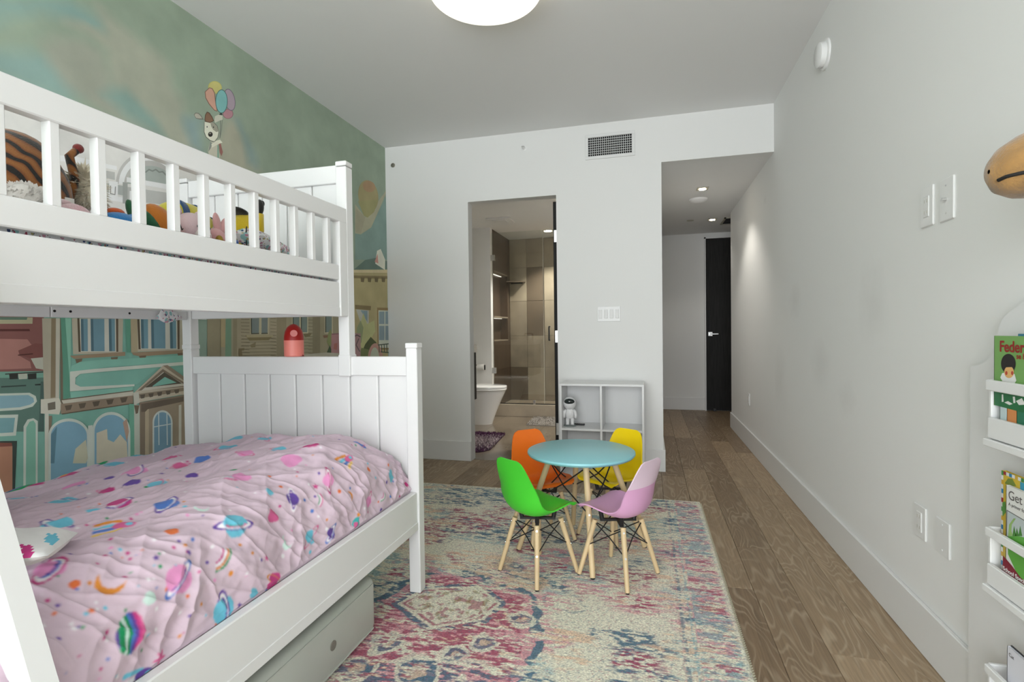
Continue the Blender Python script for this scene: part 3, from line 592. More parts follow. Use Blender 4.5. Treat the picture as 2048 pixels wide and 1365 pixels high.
# upper windows
def win(x0, x1, y1, dk=(86, 122, 134)):
    mu.poly(Z2((x0-60, 140), (x1+55, 140), (x1+50, y1+10), (x0-50, y1+20)), (148, 142, 120)); mu.poly(Z2((x0-18, 140), (x0-2, 140), (x0+8, y1), (x0-8, y1)), (76, 66, 50)); mu.poly(Z2((x1, 140), (x1+18, 140), (x1+18, y1), (x1+4, y1)), (84, 70, 54))
    mu.poly(Z2((x0, 145), (x1, 145), (x1, y1), (x0+8, y1)), (162, 162, 148)); w_ = (x1-x0)
    for a, b_ in ((.03, .22), (.30, .68), (.80, .97)):
        mu.poly(Z2((x0+w_*a, 145), (x0+w_*b_, 145), (x0+w_*b_+2, y1-5), (x0+w_*a+4, y1-5)), dk); mu.poly(Z2((x0+w_*a, 145), (x0+w_*(a+.07), 145), (x0+w_*(a+.09), y1-5), (x0+w_*a+4, y1-5)), (64, 94, 104))
win(595, 870, 395); win(1050, 1335, 375)
mu.poly(Z2((520, 425), (940, 395), (940, 425), (550, 448)), (128, 108, 82)); mu.poly(Z2((990, 400), (1395, 380), (1395, 405), (1050, 430), (1000, 418)), (128, 108, 82))
for x, y in ((560, 450), (830, 438), (1045, 425), (1335, 405)): mu.poly(Z2((x, y), (x+55, y-4), (x+45, y+36), (x+20, y+60), (x+10, y+30)), (98, 82, 62))
mu.poly(Z2((940, 140), (985, 140), (975, 400), (950, 400)), (72, 128, 104)); mu.poly(Z2((980, 140), (1030, 140), (1035, 395), (985, 400)), (140, 128, 98))
mu.poly(Z2((600, 470), (760, 455), (900, 450), (1390, 420), (1390, 470), (800, 510), (520, 560), (530, 500)), (100, 156, 136))
mu.poly(Z2((520, 545), (700, 525), (1390, 470), (1390, 495), (1080, 520), (720, 550), (600, 562), (562, 590), (560, 640), (600, 660), (800, 640), (1010, 625), (1010, 655), (520, 695)), (164, 170, 156))
mu.poly(Z2((562, 600), (600, 565), (1190, 515), (1030, 640), (600, 660), (565, 640)), (98, 152, 134))
mu.poly(Z2((520, 700), (1000, 660), (990, 700), (530, 745)), (102, 158, 138))
# cornice
mu.poly(Z2((455, 760), (1000, 695), (1005, 730), (470, 790)), (160, 156, 138)); mu.poly(Z2((450, 790), (1000, 725), (1000, 785), (450, 865)), (122, 106, 86))
for x in (480, 585, 690, 795, 900): y = 795-(x-480)*.14; mu.poly(Z2((x, y+8), (x+58, y), (x+45, y+38), (x+12, y+45)), (84, 74, 60))
mu.line(Z2((450, 760), (1000, 690)), 2, (96, 84, 66)); mu.line(Z2((460, 866), (1000, 786)), 2, (86, 74, 58))
# pediment
mu.poly(Z2((990, 720), (1225, 500), (1392, 610), (1392, 720), (1040, 740)), (156, 146, 124)); mu.poly(Z2((1035, 690), (1225, 525), (1392, 630), (1392, 660)), (110, 96, 78)); mu.poly(Z2((1060, 690), (1228, 548), (1392, 645), (1392, 652)), (162, 158, 142))
mu.poly(Z2((1090, 665), (1235, 550), (1370, 635), (1100, 665)), (76, 70, 58)); mu.poly(Z2((1145, 655), (1240, 585), (1330, 628), (1150, 658)), (98, 156, 138)); mu.poly(Z2((1225, 500), (1260, 495), (1395, 590), (1395, 620)), (122, 108, 88))
mu.poly(Z2((1035, 715), (1392, 665), (1392, 700), (1040, 755)), (120, 106, 86)); mu.poly(Z2((1035, 750), (1392, 690), (1392, 715), (1045, 778)), (160, 150, 128))
for x in (1050, 1115, 1180, 1245, 1310): mu.poly(Z2((x, 722-(x-1050)*.15), (x+40, 716-(x-1050)*.15), (x+34, 745-(x-1050)*.15), (x+10, 750-(x-1050)*.15)), (84, 74, 62))
mu.poly(Z2((1000, 705), (1040, 700), (1050, 780), (1005, 800)), (160, 160, 144))
# doorway with arched window
mu.poly(Z2((1045, 780), (1392, 720), (1392, 2000), (1055, 2000)), (112, 98, 80)); mu.poly(Z2((1110, 830), (1392, 770), (1392, 2000), (1110, 2000)), (130, 116, 94)); mu.poly(Z2((1090, 800), (1118, 800), (1118, 2000), (1088, 2000)), (150, 136, 108)); mu.poly(Z2((1060, 790), (1380, 735), (1380, 770), (1110, 830), (1090, 850), (1060, 850)), (92, 80, 66))
P = [(1222-76*math.cos(PI*i/16), 930-92*math.sin(PI*i/16)) for i in range(17)]; mu.poly(Z2(*P, (1300, 2000), (1148, 2000)), (164, 172, 164)); P = [(1222-64*math.cos(PI*i/16), 932-80*math.sin(PI*i/16)) for i in range(17)]; mu.poly(Z2(*P, (1286, 2000), (1160, 2000)), (94, 132, 150))
for x in (1192, 1255): mu.line(Z2((x, 862), (x+3, 1100)), 2, (164, 176, 172))
mu.line(Z2((1150, 965), (1296, 940)), 2, (164, 176, 172)); mu.poly(Z2((1345, 800), (1365, 795), (1365, 2000), (1345, 2000)), (162, 160, 146))
mu.poly(Z2((1005, 790), (1048, 800), (1055, 2000), (1015, 2000)), (152, 158, 142)); mu.poly(Z2((968, 790), (1005, 790), (1015, 2000), (972, 2000)), (84, 142, 116))
mu.poly(Z2((1005, 800), (1045, 800), (1035, 860), (1018, 866)), (96, 84, 66))
# twin arched windows
for cx_, rx_, y0, pk in ((510, 155, 1030, 130), (832, 145, 1000, 150)):
    P = [(cx_-rx_*math.cos(PI*i/20), y0-pk*math.sin(PI*i/20)) for i in range(21)]; mu.poly(Z2(*P, (cx_+rx_, 2000), (cx_-rx_, 2000)), (160, 170, 158))
    P = [(cx_-(rx_-18)*math.cos(PI*i/20), y0-(pk-22)*math.sin(PI*i/20)) for i in range(21)]; mu.poly(Z2(*P, (cx_+rx_-16, 2000), (cx_-rx_+18, 2000)), (98, 140, 158))
mu.poly(Z2((375, 1020), (420, 960), (400, 1240), (372, 1240)), (72, 110, 124)); mu.poly(Z2((540, 1240), (560, 1130), (640, 1060), (655, 1200), (640, 1240)), (160, 158, 132)); mu.poly(Z2((720, 1010), (800, 980), (805, 1060), (850, 1080), (900, 1020), (950, 1080), (960, 1240), (720, 1240)), (168, 160, 136)); mu.poly(Z2((920, 930), (950, 900), (966, 1000), (950, 1080)), (150, 122, 102))
mu.poly(Z2((655, 955), (690, 950), (700, 2000), (668, 2000)), (164, 172, 160))
mu.K = 1.75
# pale grey attic storey seen through the guard rail
GR, GL, GD = (178, 176, 172), (196, 194, 190), (134, 136, 132)
mu.poly(S_((-900, -110), (0, -80), (400, 20), (1480, 420), (1905, 560), (2100, 620), (2100, 2150), (-600, 2080)), GR, 1.9); mu.K = 1.9
mu.poly(S_((-600, 380), (760, 480), (1180, 580), (1180, 620), (760, 540), (-600, 440)), GL); mu.poly(S_((700, 560), (1160, 640), (1160, 720), (800, 640)), (150, 150, 146)); mu.poly(S_((760, 640), (940, 665), (940, 720), (780, 690)), GD); mu.poly(S_((780, 700), (1250, 780), (1250, 880), (790, 790)), (140, 144, 140)); mu.poly(S_((700, 800), (1250, 900), (1250, 950), (720, 860)), GL)
P = [(1500-330*math.cos(PI*i/22), 760-330*math.sin(PI*i/22)) for i in range(23)]; mu.poly(S_(*P), (154, 152, 148)); P = [(1500-300*math.cos(PI*i/22), 760-300*math.sin(PI*i/22)) for i in range(23)]; mu.poly(S_(*P), GL)
P = [(1510-255*math.cos(PI*i/22), 760-240*math.sin(PI*i/22)) for i in range(23)]; mu.poly(S_(*P), (150, 148, 144)); P = [(1520-230*math.cos(PI*i/22), 760-185*math.sin(PI*i/22)) for i in range(23)]; mu.poly(S_(*P), (134, 142, 136))
P = [(1720-i*35, 670-60*math.sin(PI*i/10)+(18 if i % 2 else 0)) for i in range(11)]; mu.line(S_(*P), 3, (108, 114, 108))
mu.poly(S_((1280, 690), (1900, 800), (1900, 850), (1280, 740)), GL); mu.poly(S_((1240, 740), (1290, 750), (1290, 960), (1240, 960)), (130, 132, 128)); mu.poly(S_((1290, 790), (1900, 880), (1900, 1000), (1290, 930)), (150, 150, 146)); mu.poly(S_((1310, 830), (1380, 840), (1380, 930), (1310, 920)), GL)
mu.poly(S_((1100, 730), (1190, 740), (1190, 910), (1100, 900)), GL); mu.line(S_((1115, 780), (1115, 860), (1160, 870), (1165, 790)), 2, (120, 120, 116))
o = mu.mb.build('mural', mat_attr('mural_print', .75, .10, 6, spec=.2), wl); o['label'] = 'painted mural of pastel town houses and sky'

# ------------------------------------------------------------------ bunk bed
XO = -.923; YP = 1.945; PW_ = .05           # outer face of the lower bed, front face of the foot posts, post width
XW = -2.127; XU = -1.236                    # wall side, outer face of the upper bunk
YH = -.02                                   # head end
bed = thing('bunk_bed', (-1.5, 1.0, .012), 'white twin over full wooden bunk bed along the mural', 'bunk bed')
def bp(name, *a, ch=.003, par=bed, m=M_white): return B(*a, ch=ch).build(name, m, par)
ZF = .012
for yy in (YP, YH-.05):
    far = yy == YP
    for (xa, xb) in ((XO-PW_, XO), (XW, XW+PW_)):
        po_ = bp('post', xa, xb, yy, yy+PW_, ZF, 1.03)
        bp('post_cap', xa-.002, xb+.002, yy-.002, yy+PW_+.002, 1.034, 1.056, par=po_)
        B(xa+.002, xb-.002, yy+.002, yy+PW_-.002, 1.029, 1.035).build('cap_groove', M_white, po_)
    bp('end_rail', XW+PW_, XO-PW_, yy+.008, yy+.042, .918, .999)
    bp('end_rail', XW+PW_, XO-PW_, yy+.012, yy+.040, .25, .33)
    x = XW+PW_+.004; n_ = 8; wv = (XO-PW_-XW-PW_-.008)/n_
    for i in (range(n_) if far else ()): bp('panel_board', x+wv*i+.002, x+wv*(i+1)-.002, yy+.022, yy+.036, .32, .925, ch=.007)
    if far: bp('panel_backing', XW+PW_, XO-PW_, yy+.033, yy+.037, .33, .92, ch=0)
    # upper bunk posts standing on the end rail
    for (xa, xb) in ((XU-PW_, XU), (XW-.0, XW+PW_)):
        if xa > XW+.1:
            po_ = bp('upper_post', xa, xb, yy-.002, yy+.048, .995, 1.812)
            bp('post_sleeve', xa-.003, xb+.003, yy-.004, yy+.052, .915, 1.008, par=po_)
        else: po_ = bp('upper_post', xa, xb, yy, yy+.048, 1.055, 1.812)
        bp('post_cap', xa-.001, xb+.001, yy-.003, yy+.049, 1.815, 1.835, par=po_)
    bp('upper_end_rail', XW+PW_, XU-PW_, yy+.006, yy+.040, 1.745, 1.822)
    bp('upper_end_rail', XW+PW_, XU-PW_, yy+.008, yy+.040, 1.175, 1.26)
    x = XW+PW_+.004; n_ = 6; wv = (XU-PW_-XW-PW_-.008)/n_
    for i in (range(n_) if far else ()): bp('panel_board', x+wv*i+.002, x+wv*(i+1)-.002, yy+.020, yy+.034, 1.25, 1.75, ch=.007)
# lower side rails
rail = bp('side_rail', XO-.036, XO-.008, YH, YP, .278, .437); bp('rail_bead', XO-.009, XO-.005, YH, YP, .278, .312, ch=.0015, par=rail)
bp('side_rail', XW+.008, XW+.036, YH, YP, .278, .437)
# upper bunk side frame
bp('guard_rail', XU-.034, XU-.001, YH, YP, 1.566, 1.630)
bp('guard_rail', XU-.034, XU-.006, YH, YP-.055, 1.323, 1.386)
rail = bp('upper_side_rail', XU-.036, XU-.006, YH, YP-.055, 1.170, 1.313); bp('rail_bead', XU-.008, XU-.004, YH, YP-.056, 1.170, 1.209, ch=.0015, par=rail)
bp('end_stile', XU-.036, XU, YP-.056, YP-.002, 1.170, 1.568); bp('end_stile', XU-.036, XU, YH, YH+.055, 1.170, 1.568)
for i in range(-8, 12):
    y = .823+.0992*i
    if y > .03: bp('slat', XU-.032, XU-.006, y, y+.021, 1.385, 1.568, ch=.002)
# wall side frame of the upper bunk (seen from below, with bolt holes)
bp('wall_rail', XW+.01, XW+.036, YH, 1.372, 1.172, 1.212); bp('wall_rail', XW+.01, XW+.036, 1.374, YP, 1.172, 1.212)
for u_ in (109, 141, 259):
    p = on(u_, 627, X=XW+.036); MB().cyl((XW+.0355, p.y, 1.195), (XW+.0375, p.y, 1.195), .0045).build('bolt_hole', M_dark, bed)
for i in range(12): bp('bunk_slat', XW+.036, XU-.04, .04+i*.16, .11+i*.16, 1.222, 1.238, ch=.002)
for i in range(10): bp('base_slat', XW+.036, XO-.036, .08+i*.19, .15+i*.19, .30, .318, ch=.002)

# ladder leaning on the guard rail
lx = lambda z: -.93-.372*(z-.563)
ld = bpy.data.objects.new('ladder', None); COL.objects.link(ld); ld.parent = bed; ld.location = (lx(0)+1.5, .38-1.0, 0); ld['label'] = 'slanted ladder to the top bunk'
for (ya, yb) in ((.568, .602), (.17, .204)):
    MB().prism([(lx(.013), ya, .013), (lx(1.62), ya, 1.62), (lx(1.62)-.055, ya, 1.60), (lx(.013)-.06, ya, .013)], (0, yb-ya, 0)).build('stile', M_white, ld)
for z in (.27, .52, .77, 1.02, 1.27): B(lx(z)-.052, lx(z)-.004, .204, .568, z-.011, z+.011, ch=.003).build('rung', M_white, ld)

# mattresses
M_sheet = mat('white_sheet', (.78, .77, .77, 1), .9, bump=.1, bscale=400)
mt = thing('mattress', (-1.5, 1.0, .318), 'thick white mattress under the pink duvet', 'mattress')
B(XW+.06, XO-.10, .03, YP-.03, .319, .52, ch=.03).build('mattress_body', M_sheet, mt, 60)
B(XW+.058, XO-.098, .028, YP-.028, .425, .437, ch=.004).build('piping', M_sheet, mt)
# ------------------------------------------------------------------ noise helpers for cloth and rug
def vnoise(x, y, s, seed):
    r = np.random.default_rng(seed); T_ = r.random((128, 128)); X_ = x/s+1000.3; Y_ = y/s+1000.7
    xi = np.floor(X_).astype(int); yi = np.floor(Y_).astype(int); fx = X_-xi; fy = Y_-yi; fx = fx*fx*(3-2*fx); fy = fy*fy*(3-2*fy)
    g_ = lambda a, b_: T_[a % 128, b_ % 128]
    return (g_(xi, yi)*(1-fx)+g_(xi+1, yi)*fx)*(1-fy)+(g_(xi, yi+1)*(1-fx)+g_(xi+1, yi+1)*fx)*fy
def fbm(x, y, s, seed, o=4):
    t = 0; a = 1; n_ = 0
    for i in range(o): t = t+a*vnoise(x, y, s, seed+i); n_ += a; a *= .5; s *= .5
    return t/n_
def grid_mesh(name, P, colr, m, parent=None, close=None):
    """P: (n, m, 3) points, colr: (n, m, 3) linear colours"""
    n_, m_ = P.shape[:2]; off = np.array(parent.location) if parent else 0
    me = bpy.data.meshes.new(name); idx = np.arange(n_*m_).reshape(n_, m_)
    F = np.stack([idx[:-1, :-1], idx[1:, :-1], idx[1:, 1:], idx[:-1, 1:]], -1).reshape(-1, 4)
    me.vertices.add(n_*m_); me.vertices.foreach_set('co', (P-off).reshape(-1).astype(np.float32))
    me.loops.add(F.size); me.loops.foreach_set('vertex_index', F.reshape(-1).astype(np.int32))
    me.polygons.add(len(F)); me.polygons.foreach_set('loop_start', (np.arange(len(F))*4).astype(np.int32))
    me.update(calc_edges=True)
    ca = me.color_attributes.new('Col', 'FLOAT_COLOR', 'POINT'); cc = np.concatenate([colr, np.ones(colr.shape[:2]+(1,))], -1)
    ca.data.foreach_set('color', cc.reshape(-1).astype(np.float32)); me.materials.append(m); me.shade_smooth(); me.validate()
    o = bpy.data.objects.new(name, me); COL.objects.link(o); o.parent = parent; return o
L3 = lambda r, g, b_, k=1.: np.array(c(r, g, b_, k)[:3])

# soft watercolour sky of the mural, painted on a grid (part of the mural print)
sy_, sz_ = np.meshgrid(np.linspace(.2, YB-.001, 330), np.linspace(1.55, H-.001, 110), indexing='ij')
wy = sy_+(fbm(sy_, sz_, .35, 701, 4)-.5)*.16; wz = sz_+(fbm(sy_, sz_, .3, 711, 4)-.5)*.14
skc = np.ones(sy_.shape+(3,))*np.array(mu.tone((122, 138, 118), 1.8)[:3])
def soft(pts, col, wd=.07):
    global skc
    q_ = [on(u, v, X=XL) for u, v in pts]; P_ = [(p.y, p.z) for p in q_]; dm = np.full(sy_.shape, 9.); ins_ = np.zeros(sy_.shape, bool); n_ = len(P_); j = n_-1
    for i in range(n_):
        (x0, y0), (x1, y1) = P_[j], P_[i]; dx, dy = x1-x0, y1-y0; t = np.clip(((wy-x0)*dx+(wz-y0)*dy)/(dx*dx+dy*dy+1e-9), 0, 1); dm = np.minimum(dm, np.hypot(wy-x0-t*dx, wz-y0-t*dy))
        if y0 != y1: ins_ ^= ((y1 > wz) != (y0 > wz)) & (wy < (x0-x1)*(wz-y1)/(y0-y1)+x1)
        j = i
    k_ = np.clip(.5+np.where(ins_, dm, -dm)/wd, 0, 1)[..., None]; skc = skc*(1-k_)+np.array(mu.tone(col, 1.8)[:3])*k_
for pts, col in SKYP: soft(pts, col)
skc *= (1+.10*(fbm(sy_, sz_*1.5, .4, 721, 5)-.5))[..., None]
o = grid_mesh('mural_sky', np.stack([np.full(sy_.shape, XL+.00041), sy_, sz_], -1), skc, bpy.data.materials['mural_print'], wl)

# ------------------------------------------------------------------ duvet: heightfield over the lower bed, rolled down the outer side
NY, NS = 740, 540
yv = np.linspace(.36, YP+.012, NY); sv = np.linspace(0, 1, NS)
yy, ss = np.meshgrid(yv, sv, indexing='ij')
# profile across the bed (x, z) from wall to the side rail
prof = np.array([(-2.085, .585), (-2.0, .605), (-1.85, .630), (-1.65, .662), (-1.45, .684), (-1.28, .690), (-1.16, .682), (-1.075, .655), (-1.02, .615), (-.985, .56), (-.966, .50), (-.958, .45), (-.958, .425)])
d_ = np.concatenate([[0], np.cumsum(np.hypot(*np.diff(prof, axis=0).T))]); d_ /= d_[-1]
from numpy import interp
def smooth_prof(s):
    x = interp(s, d_, prof[:, 0]); z = interp(s, d_, prof[:, 1]); return x, z
sf = np.linspace(0, 1, 600); xf, zf = smooth_prof(sf); kr = np.hanning(61); kr /= kr.sum()
xf2 = np.convolve(np.pad(xf, 30, 'edge'), kr, 'valid'); zf2 = np.convolve(np.pad(zf, 30, 'edge'), kr, 'valid')
X0 = interp(ss, sf, xf2); Z0 = interp(ss, sf, zf2)
tx = np.gradient(interp(sv, sf, xf2)); tz = np.gradient(interp(sv, sf, zf2)); tl = np.hypot(tx, tz); nx_, nz_ = -tz/tl, tx/tl
foot = np.clip((yv-1.72)/.24, 0, 1)**2.2                     # drop toward the footboard
slope = interp(yv, [.36, .8, 1.3, 1.95], [-.035, -.012, 0, .0])
Z0 = Z0+slope[:, None]*(1-ss)-foot[:, None]*.10*np.clip(1.0-ss*.35, 0, 1)
q = fbm(yy*1.0+ss*.55, ss*2.6-yy*.5, .23, 11, 3)
side = np.clip((ss-.62)/.2, 0, 1)
fold = 1-np.abs(2*vnoise(yy*1.0+ss*.95+.06*np.sin(ss*9), ss*.30, .055, 21)-1)          # ridges running down the overhang
fold2 = 1-np.abs(2*vnoise(yy*.8-ss*.4, ss*1.4+yy*.3, .07, 31)-1)
disp = (q-.5)*.055+side*(fold-.5)*.012+(1-side)*(fold2-.5)*.007+(fbm(yy, ss*1.5, .03, 41, 2)-.5)*.005
L_ = 1.42*ss
def crease(ang, s1, s2, k_, sharp=1.6):
    a = math.radians(ang); al = yy*math.cos(a)+L_*math.sin(a); ac = -yy*math.sin(a)+L_*math.cos(a); ac = ac+.03*(fbm(yy, L_, .2, k_+3, 2)-.5)
    return (1-np.abs(2*vnoise(al/s2, ac/s1, 1., k_)-1))**sharp
disp = disp+(1-side)*(crease(8, .030, .28, 401)-.4)*.005+(1-side*.6)*(crease(-22, .024, .2, 411)-.4)*.003+side*(crease(62, .026, .24, 421)-.4)*.006+side*(crease(38, .03, .3, 431)-.4)*.006
disp = disp*np.clip((1.02-ss)/.06, 0, 1)*np.clip(ss/.03, 0, 1)
puff = .035*np.exp(-((yy-1.60)/.22)**2-((ss-.74)/.14)**2)
disp = disp+puff
PX = X0+nx_[None, :]*disp; PZ = Z0+nz_[None, :]*disp
PX = np.minimum(PX, XO-.036-.003+np.clip((PZ-.44)/.06, 0, 1)*.05); PX = np.maximum(PX, XW+.02)
PD = np.stack([PX, yy, PZ], -1)
base_ = L3(214, 192, 206, 1.0); cold = np.ones(PD.shape)*base_*(1+.05*(fbm(yy, ss*1.5, .12, 51)-.5))[..., None]
flatP = PD.reshape(-1, 3)
FW, RT, UP = np.array(_fw), np.array(_rt), np.array(_up); CAMP = np.array([0, 0, CZ])
rel = flatP-CAMP; dep = rel@FW; pu = 1024+FPX*(rel@RT)/dep; pv = 682.5-FPX*(rel@UP)/dep
NRM = np.cross(np.gradient(PD, axis=0), np.gradient(PD, axis=1)); NRM /= np.linalg.norm(NRM, axis=-1, keepdims=True)+1e-9
NRM *= np.sign(NRM[..., 2:3]*.6+NRM[..., 0:1]+1e-6)
vis = (np.einsum('ij,ij->i', NRM.reshape(-1, 3), -rel) > 0)
cf = cold.reshape(-1, 3)
def locate(u, v):
    dd = (pu-u)**2+(pv-v)**2+np.where(vis, 0, 1e6); cand = np.where(dd < dd.min()+9)[0]; i = cand[np.argmin(dep[cand])]
    return i
def frame(i):
    n_ = NRM.reshape(-1, 3)[i]; e1 = RT-n_*(RT@n_); e1 /= np.linalg.norm(e1); e2 = np.cross(n_, e1)
    if e2@UP < 0: e2 = -e2
    return e1, e2
def stamp(u, v, rpx, fn, rot=0, seed=None):
    """print a motif on the cloth, fn(x, y) -> list of (mask, colour) in units of its radius"""
    i = locate(u, v); p = flatP[i]; r = rpx*dep[i]/FPX; e1, e2 = frame(i); d = flatP-p
    near = np.where((np.abs(d) < r*3.2).all(1))[0]; dn = d[near]; x = dn@e1/r; y = dn@e2/r
    cr, sr = math.cos(math.radians(rot)), math.sin(math.radians(rot)); x, y = x*cr+y*sr, -x*sr+y*cr
    for mk, col in fn(x, y): cf[near[mk]] = col
def disc(col, sx=1, sy=1): return lambda x, y: [((x/sx)**2+(y/sy)**2 < 1, col)]
def blob(col): return lambda x, y: [(x**2+y**2 < (1+.13*np.sin(3*np.arctan2(y, x)+1))**2, col)]
def planet(body, cols, tilt=.3, w=1.75, n=.38):
    def f(x, y):
        o = [(x**2+y**2 < 1, body)]; q_ = np.sqrt((x/w)**2+((y-tilt*x*0)/n)**2)
        front = (y < .0) | (x**2+y**2 > 1.0)
        for k_, cc in enumerate(cols):
            a, b_ = 1-.20*k_-.17, 1-.20*k_; o.append(((q_ > a) & (q_ < b_) & front, cc))
        return o
    return f
def crescent(col): return lambda x, y: [((x**2+y**2 < 1) & ((x-.15)**2+(y-.42)**2 > .86), col)]
def star(col, n=5):
    def f(x, y):
        r = np.hypot(x, y); t = np.arctan2(y, x); return [(r < .45+.55*np.abs(np.cos(t*n/2))**3, col)]
    return f
def striped(cols):
    def f(x, y):
        m_ = x**2+(y/1.25)**2 < 1; q_ = (x+.25*y**2-.1+1.1)/2.2*len(cols); return [(m_ & (np.floor(q_) == k_), cc) for k_, cc in enumerate(cols)]+[(m_ & (q_ < 0), cols[0]), (m_ & (q_ >= len(cols)), cols[-1])]
    return f
def comet(head, cols):
    def f(x, y):
        o = []
        for k_, cc in enumerate(cols):
            yc = (k_-(len(cols)-1)/2)*.42*(1+.35*np.clip(-x, 0, 3)); o.append(((x > -2.1) & (x < -.1) & (np.abs(y-yc+.12*x*x*.4) < .17+.03*np.clip(-x, 0, 3)), cc))
        return o+[((x/.85)**2+(y/.5)**2 < 1, head), (((x-.35)/.28)**2+(y/.25)**2 < 1, SKYB)]
    return f
def bow(cols):
    def f(x, y):
        r = np.hypot(x+.2, y+.9); return [((r > 1.0+.22*k_) & (r < 1.0+.22*k_+.15) & (x > -.35) & (y > -.6), cc) for k_, cc in enumerate(cols)]
    return f
def heart(col): return lambda x, y: [((x**2+(y*1.05-.55*np.sqrt(np.abs(x)))**2) < .85, col)]
PK, MG, SKYB, PUR, ORG, GRN, MNT, YEL, BLU, TEA, WHT, RSE = (L3(*q_) for q_ in ((226, 150, 196), (196, 66, 132), (112, 192, 216), (104, 76, 160), (224, 116, 66), (36, 150, 96), (204, 228, 220), (232, 196, 110), (84, 122, 196), (70, 176, 176), (236, 232, 236), (214, 100, 150)))
OCH = L3(218, 140, 60)
z4 = lambda x, y: (x*.42, 840+y*.42)
def ST(x, y, r, fn, rot=0): u, v = z4(x, y); stamp(u, v, r*.42, fn, rot)
g = random.Random(5)
for i in range(330):                                # scattered confetti dots
    u, v = g.uniform(30, 815), g.uniform(870, 1364); k_ = locate(u, v)
    if (pu[k_]-u)**2+(pv[k_]-v)**2 > 30: continue
    cc = g.choice((BLU, MG, PK, ORG, WHT, WHT, WHT, SKYB, PUR, GRN, OCH)); stamp(u, v, g.uniform(2.0, 4.2)*(1 if v > 960 else .7), disc(cc))
for (x, y) in ((505, 640), (748, 652), (903, 628), (1275, 655), (437, 903), (1145, 882), (1505, 312), (770, 250)): ST(x, y, 15, star(g.choice((OCH, PUR, ORG, MG))), g.uniform(0, 70))
ST(240, 705, 60, planet(PK, (MG, WHT, BLU, PUR), w=1.85, n=.75), 100); ST(357, 777, 23, disc(ORG)); ST(525, 765, 62, crescent(OCH), 15)
ST(630, 1018, 66, striped((PUR, GRN, GRN, MNT, GRN, BLU, PUR, MG, RSE, MG)), -5); ST(857, 748, 64, planet(PK, (BLU, WHT, PUR), w=1.6, n=.4), 82); ST(1068, 912, 56, planet(SKYB, (PUR, WHT, PUR), w=1.7, n=.55), 75)
ST(1137, 492, 58, planet(SKYB, (PUR, WHT, RSE, TEA), w=1.55, n=.5), 110); ST(815, 522, 31, disc(ORG)); ST(590, 490, 55, comet(RSE, (YEL, BLU, SKYB, OCH)), 35)
ST(1060, 630, 55, bow((MG, WHT, OCH, GRN)), -55); ST(1318, 770, 40, heart(MG), 10); ST(1318, 770, 36, planet(MG, (OCH,), w=2.0, n=.5), 75); ST(1217, 835, 25, disc(SKYB, .8, 1.2)); ST(727, 850, 30, disc(MNT))
ST(772, 1128, 32, star(RSE), 20); ST(690, 1215, 55, comet(PUR, (SKYB, WHT, SKYB)), 20); ST(1305, 455, 33, blob(RSE)); ST(1395, 372, 34, planet(PUR, (WHT, PUR), w=1.9, n=.5), -60); ST(1290, 338, 21, disc(SKYB)); ST(1760, 232, 13, disc(ORG)); ST(1672, 358, 22, crescent(OCH), 20)
ST(1665, 180, 34, comet(RSE, (YEL, BLU, SKYB, OCH)), 70); ST(1570, 285, 30, planet(PK, (MG, WHT, MG), w=2.2, n=.5), 100); ST(1482, 560, 30, planet(SKYB, (RSE,), w=2.4, n=.5), 70); ST(1580, 540, 26, planet(PUR, (BLU, WHT, PUR), w=2.2, n=.6), 80); ST(1697, 492, 26, heart(TEA), -60); ST(1700, 500, 14, blob(RSE))
ST(1517, 365, 32, bow((GRN, WHT, RSE)), -40); ST(1830, 350, 26, bow((MG, WHT, GRN)), -60); ST(1870, 270, 28, blob(SKYB)); ST(965, 412, 32, crescent(MNT), 40); ST(1372, 572, 30, crescent(MNT), 20); ST(1760, 390, 26, planet(PK, (MG,), w=2., n=.5), 70); ST(1945, 300, 14, blob(MG))
ST(1105, 728, 12, disc(OCH)); ST(1620, 338, 10, disc(ORG)); ST(1285, 260, 10, disc(ORG)); ST(1110, 262, 45, bow((SKYB, WHT, PK, RSE)), -70); ST(1150, 262, 42, blob(PK))
for (x, y, r, cc) in ((115, 300, 62, None), (330, 258, 48, MG), (360, 305, 45, PK), (305, 380, 55, SKYB), (545, 210, 42, SKYB), (665, 152, 45, SKYB), (475, 172, 22, GRN), (650, 237, 48, PK), (570, 385, 48, MG), (275, 490, 60, SKYB), (790, 392, 52, BLU), (440, 427, 28, SKYB), (750, 300, 40, SKYB), (858, 217, 32, RSE), (960, 182, 34, BLU), (1085, 122, 40, SKYB), (1165, 150, 36, PK), (1385, 188, 46, PK), (630, 290, 34, PUR), (510, 332, 30, MG), (910, 258, 26, PUR), (1475, 112, 36, MG), (1325, 130, 32, SKYB), (90, 365, 42, SKYB), (800, 175, 40, RSE), (1100, 235, 26, GRN), (1260, 85, 30, SKYB), (1110, 80, 36, SKYB), (300, 195, 26, OCH), (1720, 110, 34, BLU), (520, 270, 20, PUR)):
    if cc is None: ST(x, y, r, striped((GRN, PUR, GRN, MG, RSE)))
    else: ST(x, y, r, planet(cc, (PUR, WHT) if r > 40 else (RSE,), w=1.6, n=.6) if r > 29 and g.random() < .7 else blob(cc), g.uniform(-30, 120))
cold = cf.reshape(PD.shape)
for ax in (0, 1): cold = .5*cold+.25*np.roll(cold, 1, ax)+.25*np.roll(cold, -1, ax)
M_duvet = mat_attr('duvet_cotton', .9, .03, 30, bump=.12, bscale=90, spec=.15, sheen=.1)
dv = thing('duvet', (-1.5, 1.1, .56), 'pink duvet printed with planets, rockets and stars', 'duvet')
o = grid_mesh('duvet_cover', PD, cold, M_duvet, dv)

